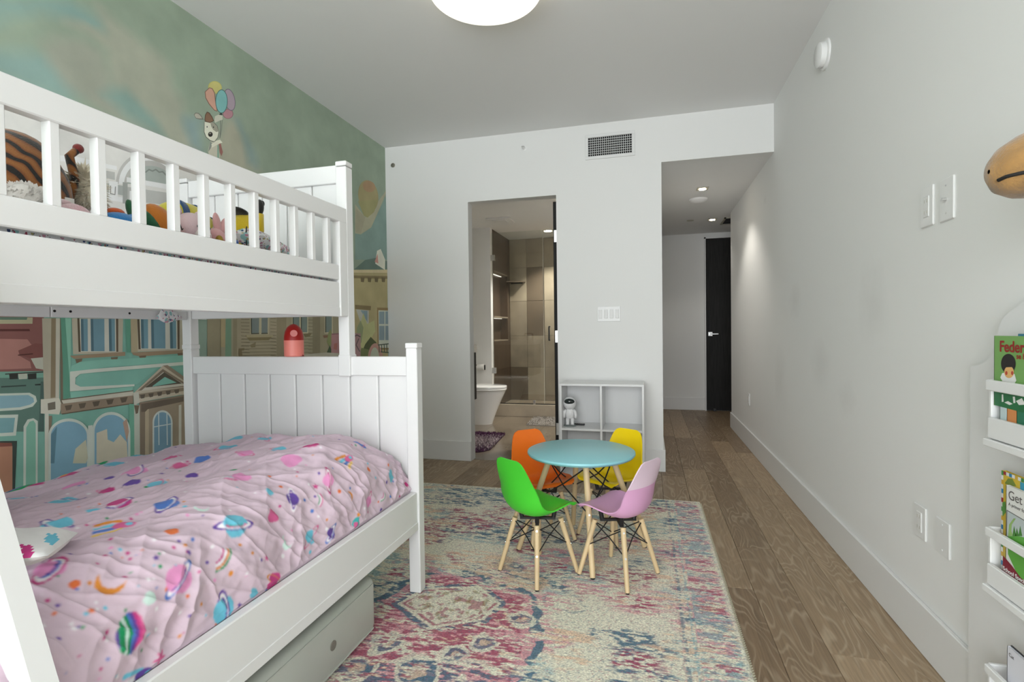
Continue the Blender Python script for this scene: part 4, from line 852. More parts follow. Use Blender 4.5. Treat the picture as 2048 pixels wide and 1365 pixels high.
# pillows
def pillow(mb, o, a, b_, t, M=None, n=26, pinch=.18):
    vs = []; fs = []; o = Vector(o)
    for sgn in (1, -1):
        for i in range(n+1):
            for j in range(n+1):
                u, v = -1+2*i/n, -1+2*j/n; e = (1-u*u)*(1-v*v); h = t*sgn*e**.42*(1 if e > 0 else 0)
                k_ = 1-pinch*(1-abs(v)**3)*abs(u)**6*.5; l_ = 1-pinch*(1-abs(u)**3)*abs(v)**6*.5
                p = Vector((u*a*l_, v*b_*k_, h+.006*math.sin(7*u+3*v)*e)); vs.append(o+(M @ p if M else p))
    m_ = (n+1)**2
    for i in range(n):
        for j in range(n):
            a0 = i*(n+1)+j; fs.append((a0, a0+n+1, a0+n+2, a0+1)); fs.append((m_+a0, m_+a0+1, m_+a0+n+2, m_+a0+n+1))
    return mb._add(vs, fs)
R = lambda x, y, z: (Matrix.Rotation(math.radians(z), 3, 'Z') @ Matrix.Rotation(math.radians(y), 3, 'Y') @ Matrix.Rotation(math.radians(x), 3, 'X'))
pw = thing('cream_pillow', (-1.50, .56, .62), 'plump cream pillow at the head of the lower bunk', 'pillow')
MB().ell((-1.50, .60, .715), (.30, .20, .075), 40, 24, M=R(14, 0, 0), lump=.05).build('pillow_body', mat('cream_cotton', (.80, .77, .72, 1), .9, bump=.15, bscale=60), pw, 180)
MB().tube([(-1.50+.302*math.cos(t), .60+.201*math.sin(t)*.97, .715+.201*math.sin(t)*.242) for t in [2*PI*i/40 for i in range(41)]], .004, 6).build('seam', bpy.data.materials['cream_cotton'], pw, 180)
pw = thing('printed_pillow', (-1.16, .62, .68), 'white pillow with pink flower print resting on the duvet edge', 'pillow')
pm = MB(); pillow(pm, (-1.165, .625, .722), .13, .13, .035, R(-10, 6, 45), pinch=.5, n=60)
fpx = lambda q_: (1024+FPX*(q_.dot(_rt))/q_.dot(_fw), 682.5-FPX*(q_.dot(_up))/q_.dot(_fw))
for i, f in enumerate(pm.f):
    q_ = sum((Vector(pm.v[j]) for j in f), Vector())/len(f)-Vector((0, 0, CZ)); u, v = fpx(q_); cc = (.80, .79, .79, 1)
    for (a, b_, r, k_) in ((52, 1104, 15, MG), (104, 1079, 13, SKYB)):
        if ((u-a)/1.2)**2+(v-b_)**2 < r*r*(.8+.3*math.sin(5*math.atan2(v-b_, u-a))): cc = tuple(k_)+(1,)
    pm.col[i] = cc
pm.build('pillow_body', mat_attr('printed_cotton', .9, .03, 30), pw, 180)
# trundle mattress under the bed
tm = thing('trundle_mattress', (-1.5, 1.0, .012), 'pale grey vinyl mattress stored under the bunk bed', 'mattress')
M_vin = mat('grey_vinyl', c(196, 200, 192), .38, noise=.08, nscale=5, bump=.5, bscale=9)
B(XW+.06, XO-.045, .1, 1.672, .014, .215, ch=.03).build('mattress_cover', M_vin, tm, 60)
MB().box(XO-.047, XO-.044, .13, 1.645, .188, .194).box(XO-.047, XO-.044, .13, 1.645, .030, .036).build('piping', M_vin, tm)
M_grv = mat('vent_grey', c(122, 118, 110), .6)
for y in (1.40, .7): MB().lathe([(.015, 0), (.015, .003), (.008, .004), (0, .002)], (XO-.0455, y, .115), (1, 0, 0)).build('air_vent', M_grv, tm, 40)
# rocket toy standing on the foot rail
rk = thing('rocket_toy', (-1.528, 1.970, 1.0), 'small red and coral toy rocket standing on the footboard', 'toy')
M_red = mat('red_plastic', c(168, 22, 18), .35); M_cor = mat('coral_plastic', c(244, 140, 128), .4); M_pkp = mat('pink_plastic', c(240, 150, 146), .4)
RP = (-1.528, 1.966, 1.0)
MB().lathe([(.038, 0), (.0415, .004), (.0415, .072)], RP).build('body', M_cor, rk, 40)
MB().lathe([(.0418, .072), (.0405, .09), (.036, .112), (.027, .130), (.014, .141), (0, .145)], RP).build('nose_cone', M_red, rk, 60)
MB().cyl((RP[0]+.022, RP[1]-.028, 1.102), (RP[0]+.0245, RP[1]-.031, 1.103), .015).build('porthole', M_pkp, rk, 40)
for a in (0, 90, 180, 270):
    t = math.radians(a+8); dx, dy = math.cos(t), math.sin(t)*.42
    MB().prism([(RP[0]+dx*.038, RP[1]+dy*.038, 1.0), (RP[0]+dx*.052, RP[1]+dy*.052, 1.0), (RP[0]+dx*.038, RP[1]+dy*.038, 1.012)], (-dy*.1, dx*.006 if abs(dx) > .5 else .0, 0) if abs(dx) > .5 else (.005, 0, 0)).build('fin', mat('dark_red_plastic', c(110, 26, 30), .4) if a == 0 else bpy.data.materials['dark_red_plastic'], rk)

# ------------------------------------------------------------------ rug
RX0, RX1, RY0, RY1 = -1.78, .309, .75, 3.405
nyr, nxr = 720, 440
xr_ = np.linspace(RX0, RX1, nxr); yr_ = np.linspace(RY0, RY1, nyr); gy, gx = np.meshgrid(yr_, xr_, indexing='ij')
CRM, BLR, TLR, PKR, RDR, PCH, GRY = L3(228, 224, 204), L3(84, 116, 136), L3(146, 180, 184), L3(214, 154, 162), L3(166, 74, 100), L3(230, 198, 168), L3(172, 172, 168)
colg = np.ones((nyr, nxr, 3))*CRM
def lay(mask, col, a=1.0):
    global colg
    k_ = np.clip(mask, 0, 1)[..., None]*a; colg = colg*(1-k_)+col*k_
def sm_(x, a, b_): t = np.clip((x-a)/(b_-a), 0, 1); return t*t*(3-2*t)
wob = lambda s, k_: (fbm(gx, gy, s, k_, 3)-.5)
streak = fbm(gx, gy*4.2, .07, 101, 4); streak2 = fbm(gx, gy*4.6, .055, 111, 4); fine_ = fbm(gx, gy*3.5, .022, 121, 2)
lay(sm_(fbm(gx, gy*1.6, .34, 131, 4), .47, .60)*sm_(streak+(fine_-.5)*.9, .42, .60), TLR, .85)
lay(sm_(fbm(gx, gy*1.4,   .40, 141, 4), .55, .65)*sm_(streak2+(fine_-.5)*.9, .45, .60), PKR, .9)
lay(sm_(fbm(gx, gy*1.4, .30, 151, 4), .49, .60)*sm_(streak+(fine_-.5)*1.2, .50, .64), BLR, .95)
lay(sm_(fbm(gx, gy*1.4, .26, 161, 4), .60, .70)*sm_(streak2+(fine_-.5)*1.2, .50, .62), RDR, .9)
lay(sm_(fbm(gx, gy*2, .22, 171, 3), .55, .65)*sm_(streak, .45, .6), PCH, .8)
def seg_d(pts, closed=True, wob_a=.03, k_=200):
    x = gx+wob(.12, k_)*wob_a*2; y = gy+wob(.12, k_+7)*wob_a*2; dmin = np.full(gx.shape, 9.)
    n_ = len(pts)
    for i in range(n_ if closed else n_-1):
        (x0, y0), (x1, y1) = pts[i], pts[(i+1) % n_]; dx, dy = x1-x0, y1-y0; t = np.clip(((x-x0)*dx+(y-y0)*dy)/(dx*dx+dy*dy), 0, 1); dmin = np.minimum(dmin, np.hypot(x-x0-t*dx, y-y0-t*dy))
    ins = np.zeros(gx.shape, bool); j = n_-1
    for i in range(n_):
        (xi, yi), (xj, yj) = pts[i], pts[j]
        if yi != yj: ins ^= ((yi > y) != (yj > y)) & (x < (xj-xi)*(y-yi)/(yj-yi)+xi)
        j = i
    return dmin, ins
rp = lambda *q_: [tuple(on(u, v, Z=.012)[:2]) for u, v in q_]
worn = sm_(fbm(gx, gy*2, .05, 301, 3)+(fine_-.5)*.5, .36, .52)
# big medallion: pink field, teal field, cream hexagon with blue outline, scrolls
big = rp((560, 1380), (640, 1290), (740, 1215), (790, 1170), (860, 1150), (960, 1150), (1060, 1190), (1080, 1240), (1060, 1330), (1000, 1420), (700, 1480))
dm, ins = seg_d(big, k_=210, wob_a=.06); lay((ins & (dm > .012))*worn, PKR, .9); lay((ins & (dm > .05))*sm_(streak+(fine_-.5)*1.4, .43, .56), RDR, .85); lay((dm < .014)*worn, BLR, .95)
low = rp((600, 1400), (760, 1330), (860, 1330), (960, 1330), (1060, 1340), (1140, 1400), (1100, 1560), (640, 1560)); dm, ins = seg_d(low, k_=220, wob_a=.06); lay(ins*worn*sm_(streak2+(fine_-.5)*1.2, .38, .52), BLR, .85); lay((dm < .012)*worn, CRM, .8)
hexa = rp((792, 1209), (842, 1180), (956, 1172), (998, 1209), (965, 1242), (860, 1260)); dm, ins = seg_d(hexa, k_=230, wob_a=.012)
lay(ins*1.0, CRM, .9); lay((ins & (np.abs(dm-.02) < .006))*worn, RDR, .8); lay(((~ins) & (dm < .022))*worn, BLR, .9); lay(ins*(dm > .03)*sm_(fbm(gx, gy, .025, 331, 2), .58, .66), RDR, .65); lay(ins*(dm > .03)*sm_(fbm(gx, gy, .022, 341, 2), .62, .68), L3(150, 130, 80), .6)
for cen, rr in (((770, 1290), .055), ((905, 1310), .05), ((700, 1340), .06), ((965, 1285), .045), ((1040, 1240), .05), ((830, 1345), .07)):
    cx_, cy_ = on(*cen, Z=.012)[:2]; d0 = np.hypot(gx-cx_+wob(.06, 351)*.05, gy-cy_+wob(.06, 357)*.05); lay((d0 < rr)*worn, BLR, .8); lay((np.abs(d0-rr) < .009)*worn, CRM, .9); lay((d0 < rr*.4)*worn, PCH, .7)
# faded loops and rosettes over the field
g = random.Random(9)
for i in range(34):
    cx_, cy_ = g.uniform(RX0+.1, RX1-.25), g.uniform(1.2, 3.3); rr = g.uniform(.04, .11); d0 = np.hypot((gx-cx_+wob(.08, 361+i)*.08), (gy-cy_+wob(.08, 461+i)*.08)*1.3)
    lay((np.abs(d0-rr) < .008)*worn*sm_(streak, .42, .55), g.choice((BLR, RDR, PKR, BLR)), .55)
arc = np.hypot(gx-on(1010, 1040, Z=.012)[0], (gy-on(1010, 1040, Z=.012)[1])*1.2); lay((np.abs(arc-.16+wob(.05, 571)*.04) < .016)*worn*(gy < on(1010, 1040, Z=.012)[1]), RDR, .6)
# border along the edges
for (dist, off_) in ((RX1-gx, 0), (RY1-gy, 50)):
    e = dist+wob(.03, 601+off_)*.012
    for (a, wd, cc, al) in ((.195, .006, BLR, .7), (.165, .004, TLR, .7), (.205, .004, RDR, .35)): lay((np.abs(e-a) < wd)*sm_(streak+(fine_-.5), .36, .5), cc, al*(1 if off_ == 0 else .4))
    if off_ == 0:
        lay((e > .02)*(e < .155)*sm_(fbm(gx*.6, gy*6, .11, 621, 3)+(fine_-.5)*.6, .52, .62), PKR, .8); lay((e > .03)*(e < .15)*sm_(fbm(gx*.7, gy*6, .08, 631, 3)+(fine_-.5)*.6, .56, .64), RDR, .7); lay((e > .02)*(e < .15)*sm_(fbm(gx, gy*2.5, .09, 641, 3)+(fine_-.5)*.6, .56, .64), TLR, .7)
    lay(sm_(.03-e, 0, .02), CRM, .8)
# woven pile: every few tufts its own mix
tuft = RNG.random((nyr, nxr)); colg *= (.86+.28*tuft)[..., None]; colg = np.clip(colg, 0, .9)
sw = RNG.random((nyr, nxr)); ks = (sw < .06); colg[ks] = colg[ks]*.5+BLR*.5; ks = (sw > .95); colg[ks] = colg[ks]*.5+RDR*.5
zr_ = .011+(RNG.random((nyr, nxr))-.5)*.0016; edge_ = np.minimum(np.minimum(gx-RX0, RX1-gx), np.minimum(gy-RY0, RY1-gy)); zr_ = np.where(edge_ < .004, .001, zr_)
rot_ = .012; PG = np.stack([gx-(gy-RY1)*.002, gy-(gx-RX1)*.006, zr_], -1)
M_rug = mat_attr('rug_pile', .98, .22, 160, bump=.6, bscale=380, spec=.05, sheen=.15, fine=.28, fscale=(90, 420, 90))
rug = thing('area_rug', (-.74, 2.1, 0), 'faded pink, blue and cream oriental style rug', 'rug'); grid_mesh('rug_pile', PG, colg, M_rug, rug)
fr_ = MB()
for y in np.arange(RY0+.02, RY1-.02, .0125): fr_.cyl((RX1-.002-(y-RY1)*.002, y-.004, .004), (RX1+.006-(y-RY1)*.002, y+.006, .003), .004, .002, n=5)
fr_.build('edge_binding', mat('rug_binding', c(196, 190, 168), .95), rug)

# ------------------------------------------------------------------ kids table
TX, TY, TZ = -.327, 2.54, .505
tb = thing('kids_table', (TX, TY, .012), 'round light blue kids table with splayed wooden legs', 'table')
M_tt = mat('aqua_lacquer', c(146, 208, 216), .35, spec=.4)
MB().lathe([(0, -.024), (.245, -.024), (.258, -.02), (.265, -.011), (.264, -.003), (.258, 0), (0, 0)], (TX, TY, TZ), n=72).build('tabletop', M_tt, tb, 40)
th0 = math.atan2(-.298, .084); LT = [(math.cos(th0+PI/2*i), math.sin(th0+PI/2*i)) for i in range(4)]
def dowel(name, p0, p1, r0, r1, par, foot=True):
    o = MB().cyl(p0, p1, r0, r1, n=14).build(name, M_beech, par, 50)
    d = (Vector(p0)-Vector(p1)).normalized()
    if foot: MB().cyl(p0, Vector(p0)-d*-.0, r0*.9).v
    return o
legs = []
for (a, b_) in LT:
    p1 = Vector((TX+a*.15, TY+b_*.15, TZ-.024)); p0 = Vector((TX+a*.315, TY+b_*.315, .016)); l_ = dowel('leg', p0, p1, .0125, .015, tb); legs.append((p0, p1))
    MB().cyl((p0.x, p0.y, .0125), (p0.x, p0.y, .018), .0105).build('foot_pad', M_black, l_)
    for f in (.06, .47):
        q_ = p1.lerp(p0, f); ou = Vector((a, b_, .25)).normalized()*.0125; MB().cyl(q_+ou, q_+ou*1.12, .005, n=10).build('screw', M_chrome, l_)
for i in range(4):
    j = (i+1) % 4; (a0, a1), (b0, b1) = legs[i], legs[j]
    MB().tube([a1.lerp(a0, .05), a1.lerp(b1, .5).lerp(a0.lerp(b0, .5), .27), b1.lerp(b0, .47)], .0035, 6).build('brace', M_black, tb, 60)
    MB().tube([b1.lerp(b0, .05), a1.lerp(b1, .5).lerp(a0.lerp(b0, .5), .24), a1.lerp(a0, .47)], .0035, 6).build('brace', M_black, tb, 60)
MB().cyl((TX, TY, TZ-.03), (TX, TY, TZ-.024), .12, n=4).build('mount_plate', M_black, tb)

# ------------------------------------------------------------------ kids chairs
CP = [(.130, .296, .104), (.127, .307, .116), (.115, .313, .124), (.08, .312, .130), (.035, .303, .133), (-.02, .291, .134), (-.065, .285, .134), (-.100, .294, .134), (-.122, .319, .131), (-.134, .358, .126), (-.142, .403, .118), (-.149, .446, .108), (-.156, .485, .098), (-.161, .512, .088), (-.165, .530, .074), (-.168, .539, .052)]
def chair_shell(mb):
    nt_ = 16; P_ = []
    kk = np.linspace(0, len(CP)-1, 44); arr = np.array(CP); idx_ = np.arange(len(CP))
    def sp(q_, col):   # smooth interpolation
        i = np.clip(np.floor(q_).astype(int), 0, len(CP)-2); t = q_-i; p0 = arr[np.clip(i-1, 0, None), col]; p1 = arr[i, col]; p2 = arr[i+1, col]; p3 = arr[np.clip(i+2, None, len(CP)-1), col]
        return .5*(2*p1+(p2-p0)*t+(2*p0-5*p1+4*p2-p3)*t*t+(3*p1-p0-3*p2+p3)*t**3)
    ys, zs, ws = sp(kk, 0), sp(kk, 1), sp(kk, 2); ns = len(kk)
    rows = []
    for i in range(ns):
        f = i/(ns-1); back = np.clip((zs[i]-.29)/.12, 0, 1); seat = 1-back; mid = math.exp(-((f-.45)/.18)**2)
        row = []
        for j in range(nt_+1):
            t = -1+2*j/nt_; lift = seat*(.022*abs(t)**3*np.clip((.135-ys[i])/.08, 0, 1))+mid*.012*abs(t)**3; fwd = (.030*back+.03*mid)*t*t
            row.append((t*ws[i], ys[i]+fwd*(1-.9*np.clip((zs[i]-.38)/.14, 0, 1)), zs[i]+lift))
        rows.append(row)
    Pm = np.array(rows); N = np.cross(np.gradient(Pm, axis=1), np.gradient(Pm, axis=0)); N /= np.linalg.norm(N, axis=-1, keepdims=True)
    Q = Pm-N*.0055*np.sign(N[ns//4, nt_//2, 2]); n1 = nt_+1; vs = [tuple(p) for p in Pm.reshape(-1, 3)]+[tuple(p) for p in Q.reshape(-1, 3)]; o = ns*n1; fs = []
    for i in range(ns-1):
        for j in range(nt_): a = i*n1+j; fs.append((a, a+1, a+n1+1, a+n1)); fs.append((o+a, o+a+n1, o+a+n1+1, o+a+1))
    rim = [j for j in range(n1)]+[i*n1+nt_ for i in range(1, ns)]+[(ns-1)*n1+j for j in range(nt_-1, -1, -1)]+[i*n1 for i in range(ns-2, 0, -1)]
    for a, b_ in zip(rim, rim[1:]+rim[:1]): fs.append((a, o+a, o+b_, b_))
    return mb._add(vs, fs)
SH = chair_shell(MB()); leg_me = None
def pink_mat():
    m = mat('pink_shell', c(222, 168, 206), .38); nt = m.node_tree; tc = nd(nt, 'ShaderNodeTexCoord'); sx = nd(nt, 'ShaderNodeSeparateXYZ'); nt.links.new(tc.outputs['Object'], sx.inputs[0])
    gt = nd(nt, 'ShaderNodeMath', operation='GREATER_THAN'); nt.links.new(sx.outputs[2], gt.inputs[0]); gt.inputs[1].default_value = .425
    mx = nd(nt, 'ShaderNodeMix', data_type='RGBA'); nt.links.new(gt.outputs[0], mx.inputs[0]); mx.inputs[6].default_value = c(222, 168, 206); mx.inputs[7].default_value = c(232, 208, 224)  # paler upper shell: an uneven brightening painted into the pink
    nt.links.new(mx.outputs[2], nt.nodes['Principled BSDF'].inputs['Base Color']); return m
CH_PROTO = None
def make_chair(x, y, ang, m, label):
    """ang: direction the seat faces, degrees from +X"""
    global CH_PROTO
    t = thing('kids_chair', (x, y, .012), label, 'chair', 'shell chairs around the kids table', math.radians(ang-90))
    SH.build('seat_shell', m, t, 50, world=False)
    if CH_PROTO is None:
        CH_PROTO = []
        for sx in (-1, 1):
            for sy in (-1, 1):
                p0 = Vector((sx*.124, sy*.124, .004)); p1 = Vector((sx*.072, sy*.072, .246)); l_ = MB().cyl(p0, p1, .0098, .0118, n=14).build('leg', M_beech, t, 50, world=False)
                kids = [MB().cyl((p0.x, p0.y, 0), (p0.x, p0.y, .006), .008).build('foot_pad', M_black, l_, world=False)]
                for f in (.08, .48):
                    q_ = p1.lerp(p0, f); ou = Vector((sx, sy, .3)).normalized()*.0105; kids.append(MB().cyl(q_+ou, q_+ou*1.15, .0045, n=10).build('screw', M_chrome, l_, world=False))
                CH_PROTO.append((l_, kids))
        C4 = [(-1, -1), (1, -1), (1, 1), (-1, 1)]
        for i in range(4):
            (ax, ay), (bx_, by) = C4[i], C4[(i+1) % 4]
            hi = lambda a, b_: Vector((a*.076, b_*.076, .238)); lo = lambda a, b_: Vector((a*.097, b_*.097, .132))
            for (q0, q1) in ((hi(ax, ay), lo(bx_, by)), (hi(bx_, by), lo(ax, ay))): CH_PROTO.append((MB().tube([q0, (q0+q1)/2+Vector(((ax+bx_)*-.004, (ay+by)*-.004, 0)), q1], .0026, 6).build('brace', M_black, t, 60, world=False), []))
        CH_PROTO.append((MB().box(-.08, .08, -.008, .008, .240, .250, M=Matrix.Rotation(PI/4, 4, 'Z')).box(-.08, .08, -.008, .008, .240, .250, M=Matrix.Rotation(-PI/4, 4, 'Z')).cyl((.05, .05, .248), (.055, .055, .284), .01).cyl((-.05, .05, .248), (-.055, .055, .284), .01).cyl((.05, -.05, .248), (.055, -.055, .282), .01).cyl((-.05, -.05, .248), (-.055, -.055, .282), .01).build('seat_bracket', M_black, t, world=False), []))
    else:
        for l_, kids in CH_PROTO:
            q_ = l_.copy(); COL.objects.link(q_); q_.parent = t
            for k_ in kids: z_ = k_.copy(); COL.objects.link(z_); z_.parent = q_
    return t
make_chair(-.487, 2.251, 55, mat('green_shell', c(72, 206, 52), .36), 'bright green kids shell chair with wooden dowel legs')
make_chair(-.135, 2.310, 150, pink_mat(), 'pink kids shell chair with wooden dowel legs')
make_chair(-.548, 2.645, -50, mat('orange_shell', c(240, 116, 24), .36), 'orange kids shell chair with wooden dowel legs')
make_chair(-.198, 2.755, 238, mat('yellow_shell', c(246, 214, 16), .36), 'yellow kids shell chair with wooden dowel legs')

# ------------------------------------------------------------------ cube shelf and astronaut
sx0, sx1, sy0, sy1, sz = -.645, -.03, 3.80, YB-BT-.002, .702
cb = thing('cube_shelf', (-.34, 3.95, 0), 'white four cube shelf under the light switches', 'shelf')
tk_ = .016
bpq = lambda n_, *a: B(*a, ch=.0015).build(n_, M_white, cb)
bpq('top_board', sx0, sx1, sy0, sy1, sz-tk_, sz); bpq('bottom_board', sx0+tk_, sx1-tk_, sy0, sy1, .001, .001+tk_)
bpq('side_panel', sx0, sx0+tk_, sy0, sy1, .001, sz-tk_); bpq('side_panel', sx1-tk_, sx1, sy0, sy1, .001, sz-tk_)
xm = (sx0+sx1)/2; bpq('divider', xm-.008, xm+.008, sy0, sy1-.006, .017, sz-tk_)
bpq('shelf_board', sx0+tk_, xm-.008, sy0, sy1-.006, .352, .368); bpq('shelf_board', xm+.008, sx1-tk_, sy0, sy1-.006, .352, .368)
bpq('back_panel', sx0+tk_, sx1-tk_, sy1-.006, sy1, .017, sz-tk_)
AX, AY, AZ = -.582, 3.90, .3685
an = thing('astronaut_projector', (AX, AY, AZ), 'white astronaut figurine with black visor on the cube shelf', 'figurine')
M_aw = mat('figurine_white', (.82, .82, .82, 1), .35); M_vis = mat('visor_black', (.006, .016, .016, 1), .06, spec=.8, coat=.6)
MB().lathe([(.046, 0), (.046, .006), (.043, .008), (0, .008)], (AX, AY, AZ), n=32).build('base_disc', mat('grey_plastic', c(120, 128, 126), .5), an, 40)
hd = MB().ell((AX, AY, AZ+.175), (.050, .046, .052), 28, 18).build('helmet', M_aw, an, 180)
MB().ell((AX, AY-.012, AZ+.186), (.042, .041, .028), 28, 18, M=R(-12, 0, 0)).build('visor', M_vis, hd, 180)
loft([ring(AX, AY, AZ+z, a, a, b_, 20) for z, a, b_ in ((.060, .026, .020), (.07, .031, .024), (.10, .032, .025), (.125, .026, .021), (.135, .018, .015))]).build('torso', M_aw, an, 60)
for s_ in (-1, 1):
    MB().tube([(AX+s_*.026, AY, AZ+.122), (AX+s_*.040, AY-.002, AZ+.110), (AX+s_*.046, AY-.006, AZ+.085), (AX+s_*.043, AY-.010, AZ+.062)], [.011, .012, .0125, .010], 12).build('arm', M_aw, an, 180)
    MB().tube([(AX+s_*.015, AY, AZ+.068), (AX+s_*.018, AY, AZ+.045), (AX+s_*.018, AY-.002, AZ+.02), (AX+s_*.018, AY-.004, AZ+.008)], [.014, .015, .013, .015], 12).build('leg', M_aw, an, 180)
    MB().ell((AX+s_*.012, AY+.036, AZ+.105), (.014, .012, .03), 12, 8).build('air_tank', M_aw, an, 180)
B(AX-.024, AX+.024, AY+.02, AY+.042, AZ+.07, AZ+.135, ch=.006).build('backpack', M_aw, an, 40)
rm = thing('projector_remote', (-.515, 3.95, AZ), 'small black remote lying beside the astronaut', 'remote')
B(-.555, -.475, 3.935, 3.965, AZ, AZ+.011, ch=.004).build('casing', M_black, rm, 40)
for i in range(4): MB().cyl((-.54+i*.016, 3.95, AZ+.011), (-.54+i*.016, 3.95, AZ+.0122), .004, n=10).build('button', M_plate, rm)

# ------------------------------------------------------------------ ceiling lamp
LXc, LYc = -.705, 2.266
cl = thing('ceiling_lamp', (LXc, LYc, H), 'round glowing flush mount ceiling lamp', 'ceiling lamp')
M_opal = mat('opal_glass', (.9, .87, .8, 1), .4, emit=(1, .93, .74, 1), estr=1.0)
MB().lathe([(.262, -.004), (.262, -.066), (.256, -.076), (.236, -.082), (0, -.084)], (LXc, LYc, H), n=72).build('diffuser', M_opal, cl, 50)
MB().lathe([(.266, 0), (.266, -.012), (.262, -.012)], (LXc, LYc, H), n=72).build('mount_ring', mat('gold_ring', c(190, 160, 100), .3, metal=1), cl, 50)

# ------------------------------------------------------------------ wall fittings
av = thing('air_vent', (-.277, YB, 2.54), 'white wall air vent with dark square grille', 'vent')
vx0, vx1, vz0, vz1 = -.468, -.086, 2.444, 2.637; fx = .024
mb = MB()
for (a, b_, d, e) in ((vx0, vx1, vz1-fx, vz1), (vx0, vx1, vz0, vz0+fx), (vx0, vx0+fx, vz0+fx, vz1-fx), (vx1-fx, vx1, vz0+fx, vz1-fx)): mb.box(a, b_, YB-.012, YB, d, e, ch=.002)
mb.build('frame', M_trim, av); B(vx0+fx, vx1-fx, YB-.002, YB, vz0+fx, vz1-fx).build('backing', M_dark, av)
for i in range(1, 21): x = vx0+fx+(vx1-vx0-2*fx)*i/21; B(x-.0014, x+.0014, YB-.010, YB-.003, vz0+fx, vz1-fx).build('fin', M_trim, av)
for i in range(1, 8): z = vz0+fx+(vz1-vz0-2*fx)*i/8; B(vx0+fx, vx1-fx, YB-.008, YB-.003, z-.0013, z+.0013).build('bar', M_trim, av)
sp_ = thing('wall_sprinkler', (-.966, YB, 2.59), 'small sidewall sprinkler high on the end wall', 'sprinkler')
MB().lathe([(.026, 0), (.026, .004), (.014, .008), (.010, .02), (.006, .03)], (-.966, YB, 2.59), (0, -1, 0)).build('escutcheon', M_plastic, sp_, 40)
MB().box(-.978, -.954, YB-.045, YB-.042, 2.586, 2.594).cyl((-.966, YB-.02, 2.59), (-.966, YB-.043, 2.59), .004).build('deflector', M_chrome, sp_)
kn = thing('wall_sensor', (-2.144, YB, 2.564), 'small round grey sensor near the mural corner', 'sensor')
MB().lathe([(.017, 0), (.017, .006), (.012, .01), (0, .011)], (-2.144, YB, 2.564), (0, -1, 0)).build('cap', mat('sensor_grey', c(112, 110, 98), .5), kn, 40); MB().lathe([(.02, 0), (.02, .003), (.017, .003)], (-2.144, YB, 2.564), (0, -1, 0)).build('ring', M_plate, kn, 40)
sw_ = thing('light_switch', (-.296, YB, 1.225), 'four gang white rocker light switch on the end wall', 'light switch')
B(-.385, -.207, YB-.007, YB, 1.166, 1.284, ch=.002).build('plate', M_plastic, sw_)
for i in range(4): x = -.362+i*.0437; B(x-.014, x+.014, YB-.0105, YB-.006, 1.19, 1.26, ch=.002).build('rocker', M_trim, sw_)
sk = thing('smoke_detector', (XR, 2.984, 2.496), 'round white smoke detector high on the scuffed wall', 'smoke detector')
MB().lathe([(.075, 0), (.075, .008), (.07, .012)], (XR, 2.984, 2.496), (-1, 0, 0), n=36).build('mount_ring', M_plastic, sk, 40)
MB().lathe([(.060, .010), (.062, .018), (.060, .036), (.050, .044), (0, .046)], (XR, 2.984, 2.496), (-1, 0, 0), n=36).build('cover', M_plastic, sk, 40)
def plate(name, y, z, w_, h_, label, cat, outlet=True, coax=False, group=None):
    t = thing(name, (XR, y, z), label, cat, group); B(XR-.006, XR, y-w_/2, y+w_/2, z-h_/2, z+h_/2, ch=.0025).build('plate', M_plastic, t)
    if outlet:
        f = B(XR-.0085, XR-.005, y-.017, y+.017, z-.034, z+.034, ch=.0015).build('receptacle', M_trim, t)
        for s_ in (-1, 1):
            for d in (-.007, .007): B(XR-.0090, XR-.0084, y+d-.0012, y+d+.0012, z+s_*.018-.005, z+s_*.018+.005).build('slot', M_plate, f)
    elif coax:
        MB().cyl((XR-.006, y, z), (XR-.018, y, z), .005, n=12).build('coax_jack', M_chrome, t, 40)
        for s_ in (-1, 1): MB().cyl((XR-.006, y, z+s_*.042), (XR-.0075, y, z+s_*.042), .003, n=10).build('screw', M_chrome, t)
    else:
        for s_ in (-1, 1): MB().cyl((XR-.006, y, z+s_*.04), (XR-.0075, y, z+s_*.04), .003, n=10).build('screw', M_plastic, t)
plate('wall_outlet', 1.985, 1.490, .078, .130, 'white wall outlet high up beside the cable jack', 'outlet')
plate('cable_plate', 1.870, 1.487, .078, .130, 'white wall plate with a small metal cable jack', 'wall plate', False, True)
plate('wall_outlet', 2.026, .435, .078, .112, 'white wall outlet low beside the blank plate', 'outlet')
plate('blank_plate', 1.886, .435, .078, .112, 'blank white wall plate low on the scuffed wall', 'wall plate', False)
plate('wall_outlet', 5.09, .447, .078, .112, 'white wall outlet at the hall end of the scuffed wall', 'outlet')

# ------------------------------------------------------------------ book rack on the right wall
rk2 = thing('book_rack', (.84, 1.28, 0), 'white scalloped book rack against the scuffed wall', 'book rack')
half = [(.42, .001), (.415, .985), (.368, .996), (.335, 1.013), (.31, 1.043), (.301, 1.072), (.295, 1.10), (.275, 1.123), (.226, 1.146), (.14, 1.16), (.05, 1.165)]
YC = 1.28
MB().prism([(.877, YC+a, z) for a, z in half]+[(.877, YC-a, z) for a, z in reversed(half)], (-.016, 0, 0)).build('back_panel', M_white, rk2)
for (bz0, bz1, f0, f1) in ((.941, .967, .826, .876), (.585, .606, .468, .519), (.245, .266, .128, .180)):
    B(.795, .806, 1.055, 1.505, bz0, bz1, ch=.002).build('front_bar', M_white, rk2)
    B(.796, .808, 1.060, 1.498, f0, f1, ch=.002).build('pocket_front', M_white, rk2)
    B(.790, .862, 1.055, 1.505, f0-.020, f0-.002, ch=.002).build('pocket_floor', M_white, rk2)
    for y in (1.502, 1.048): B(.806, .861, y, y+.010, f0-.002, bz1, ch=.002).build('end_board', M_white, rk2)
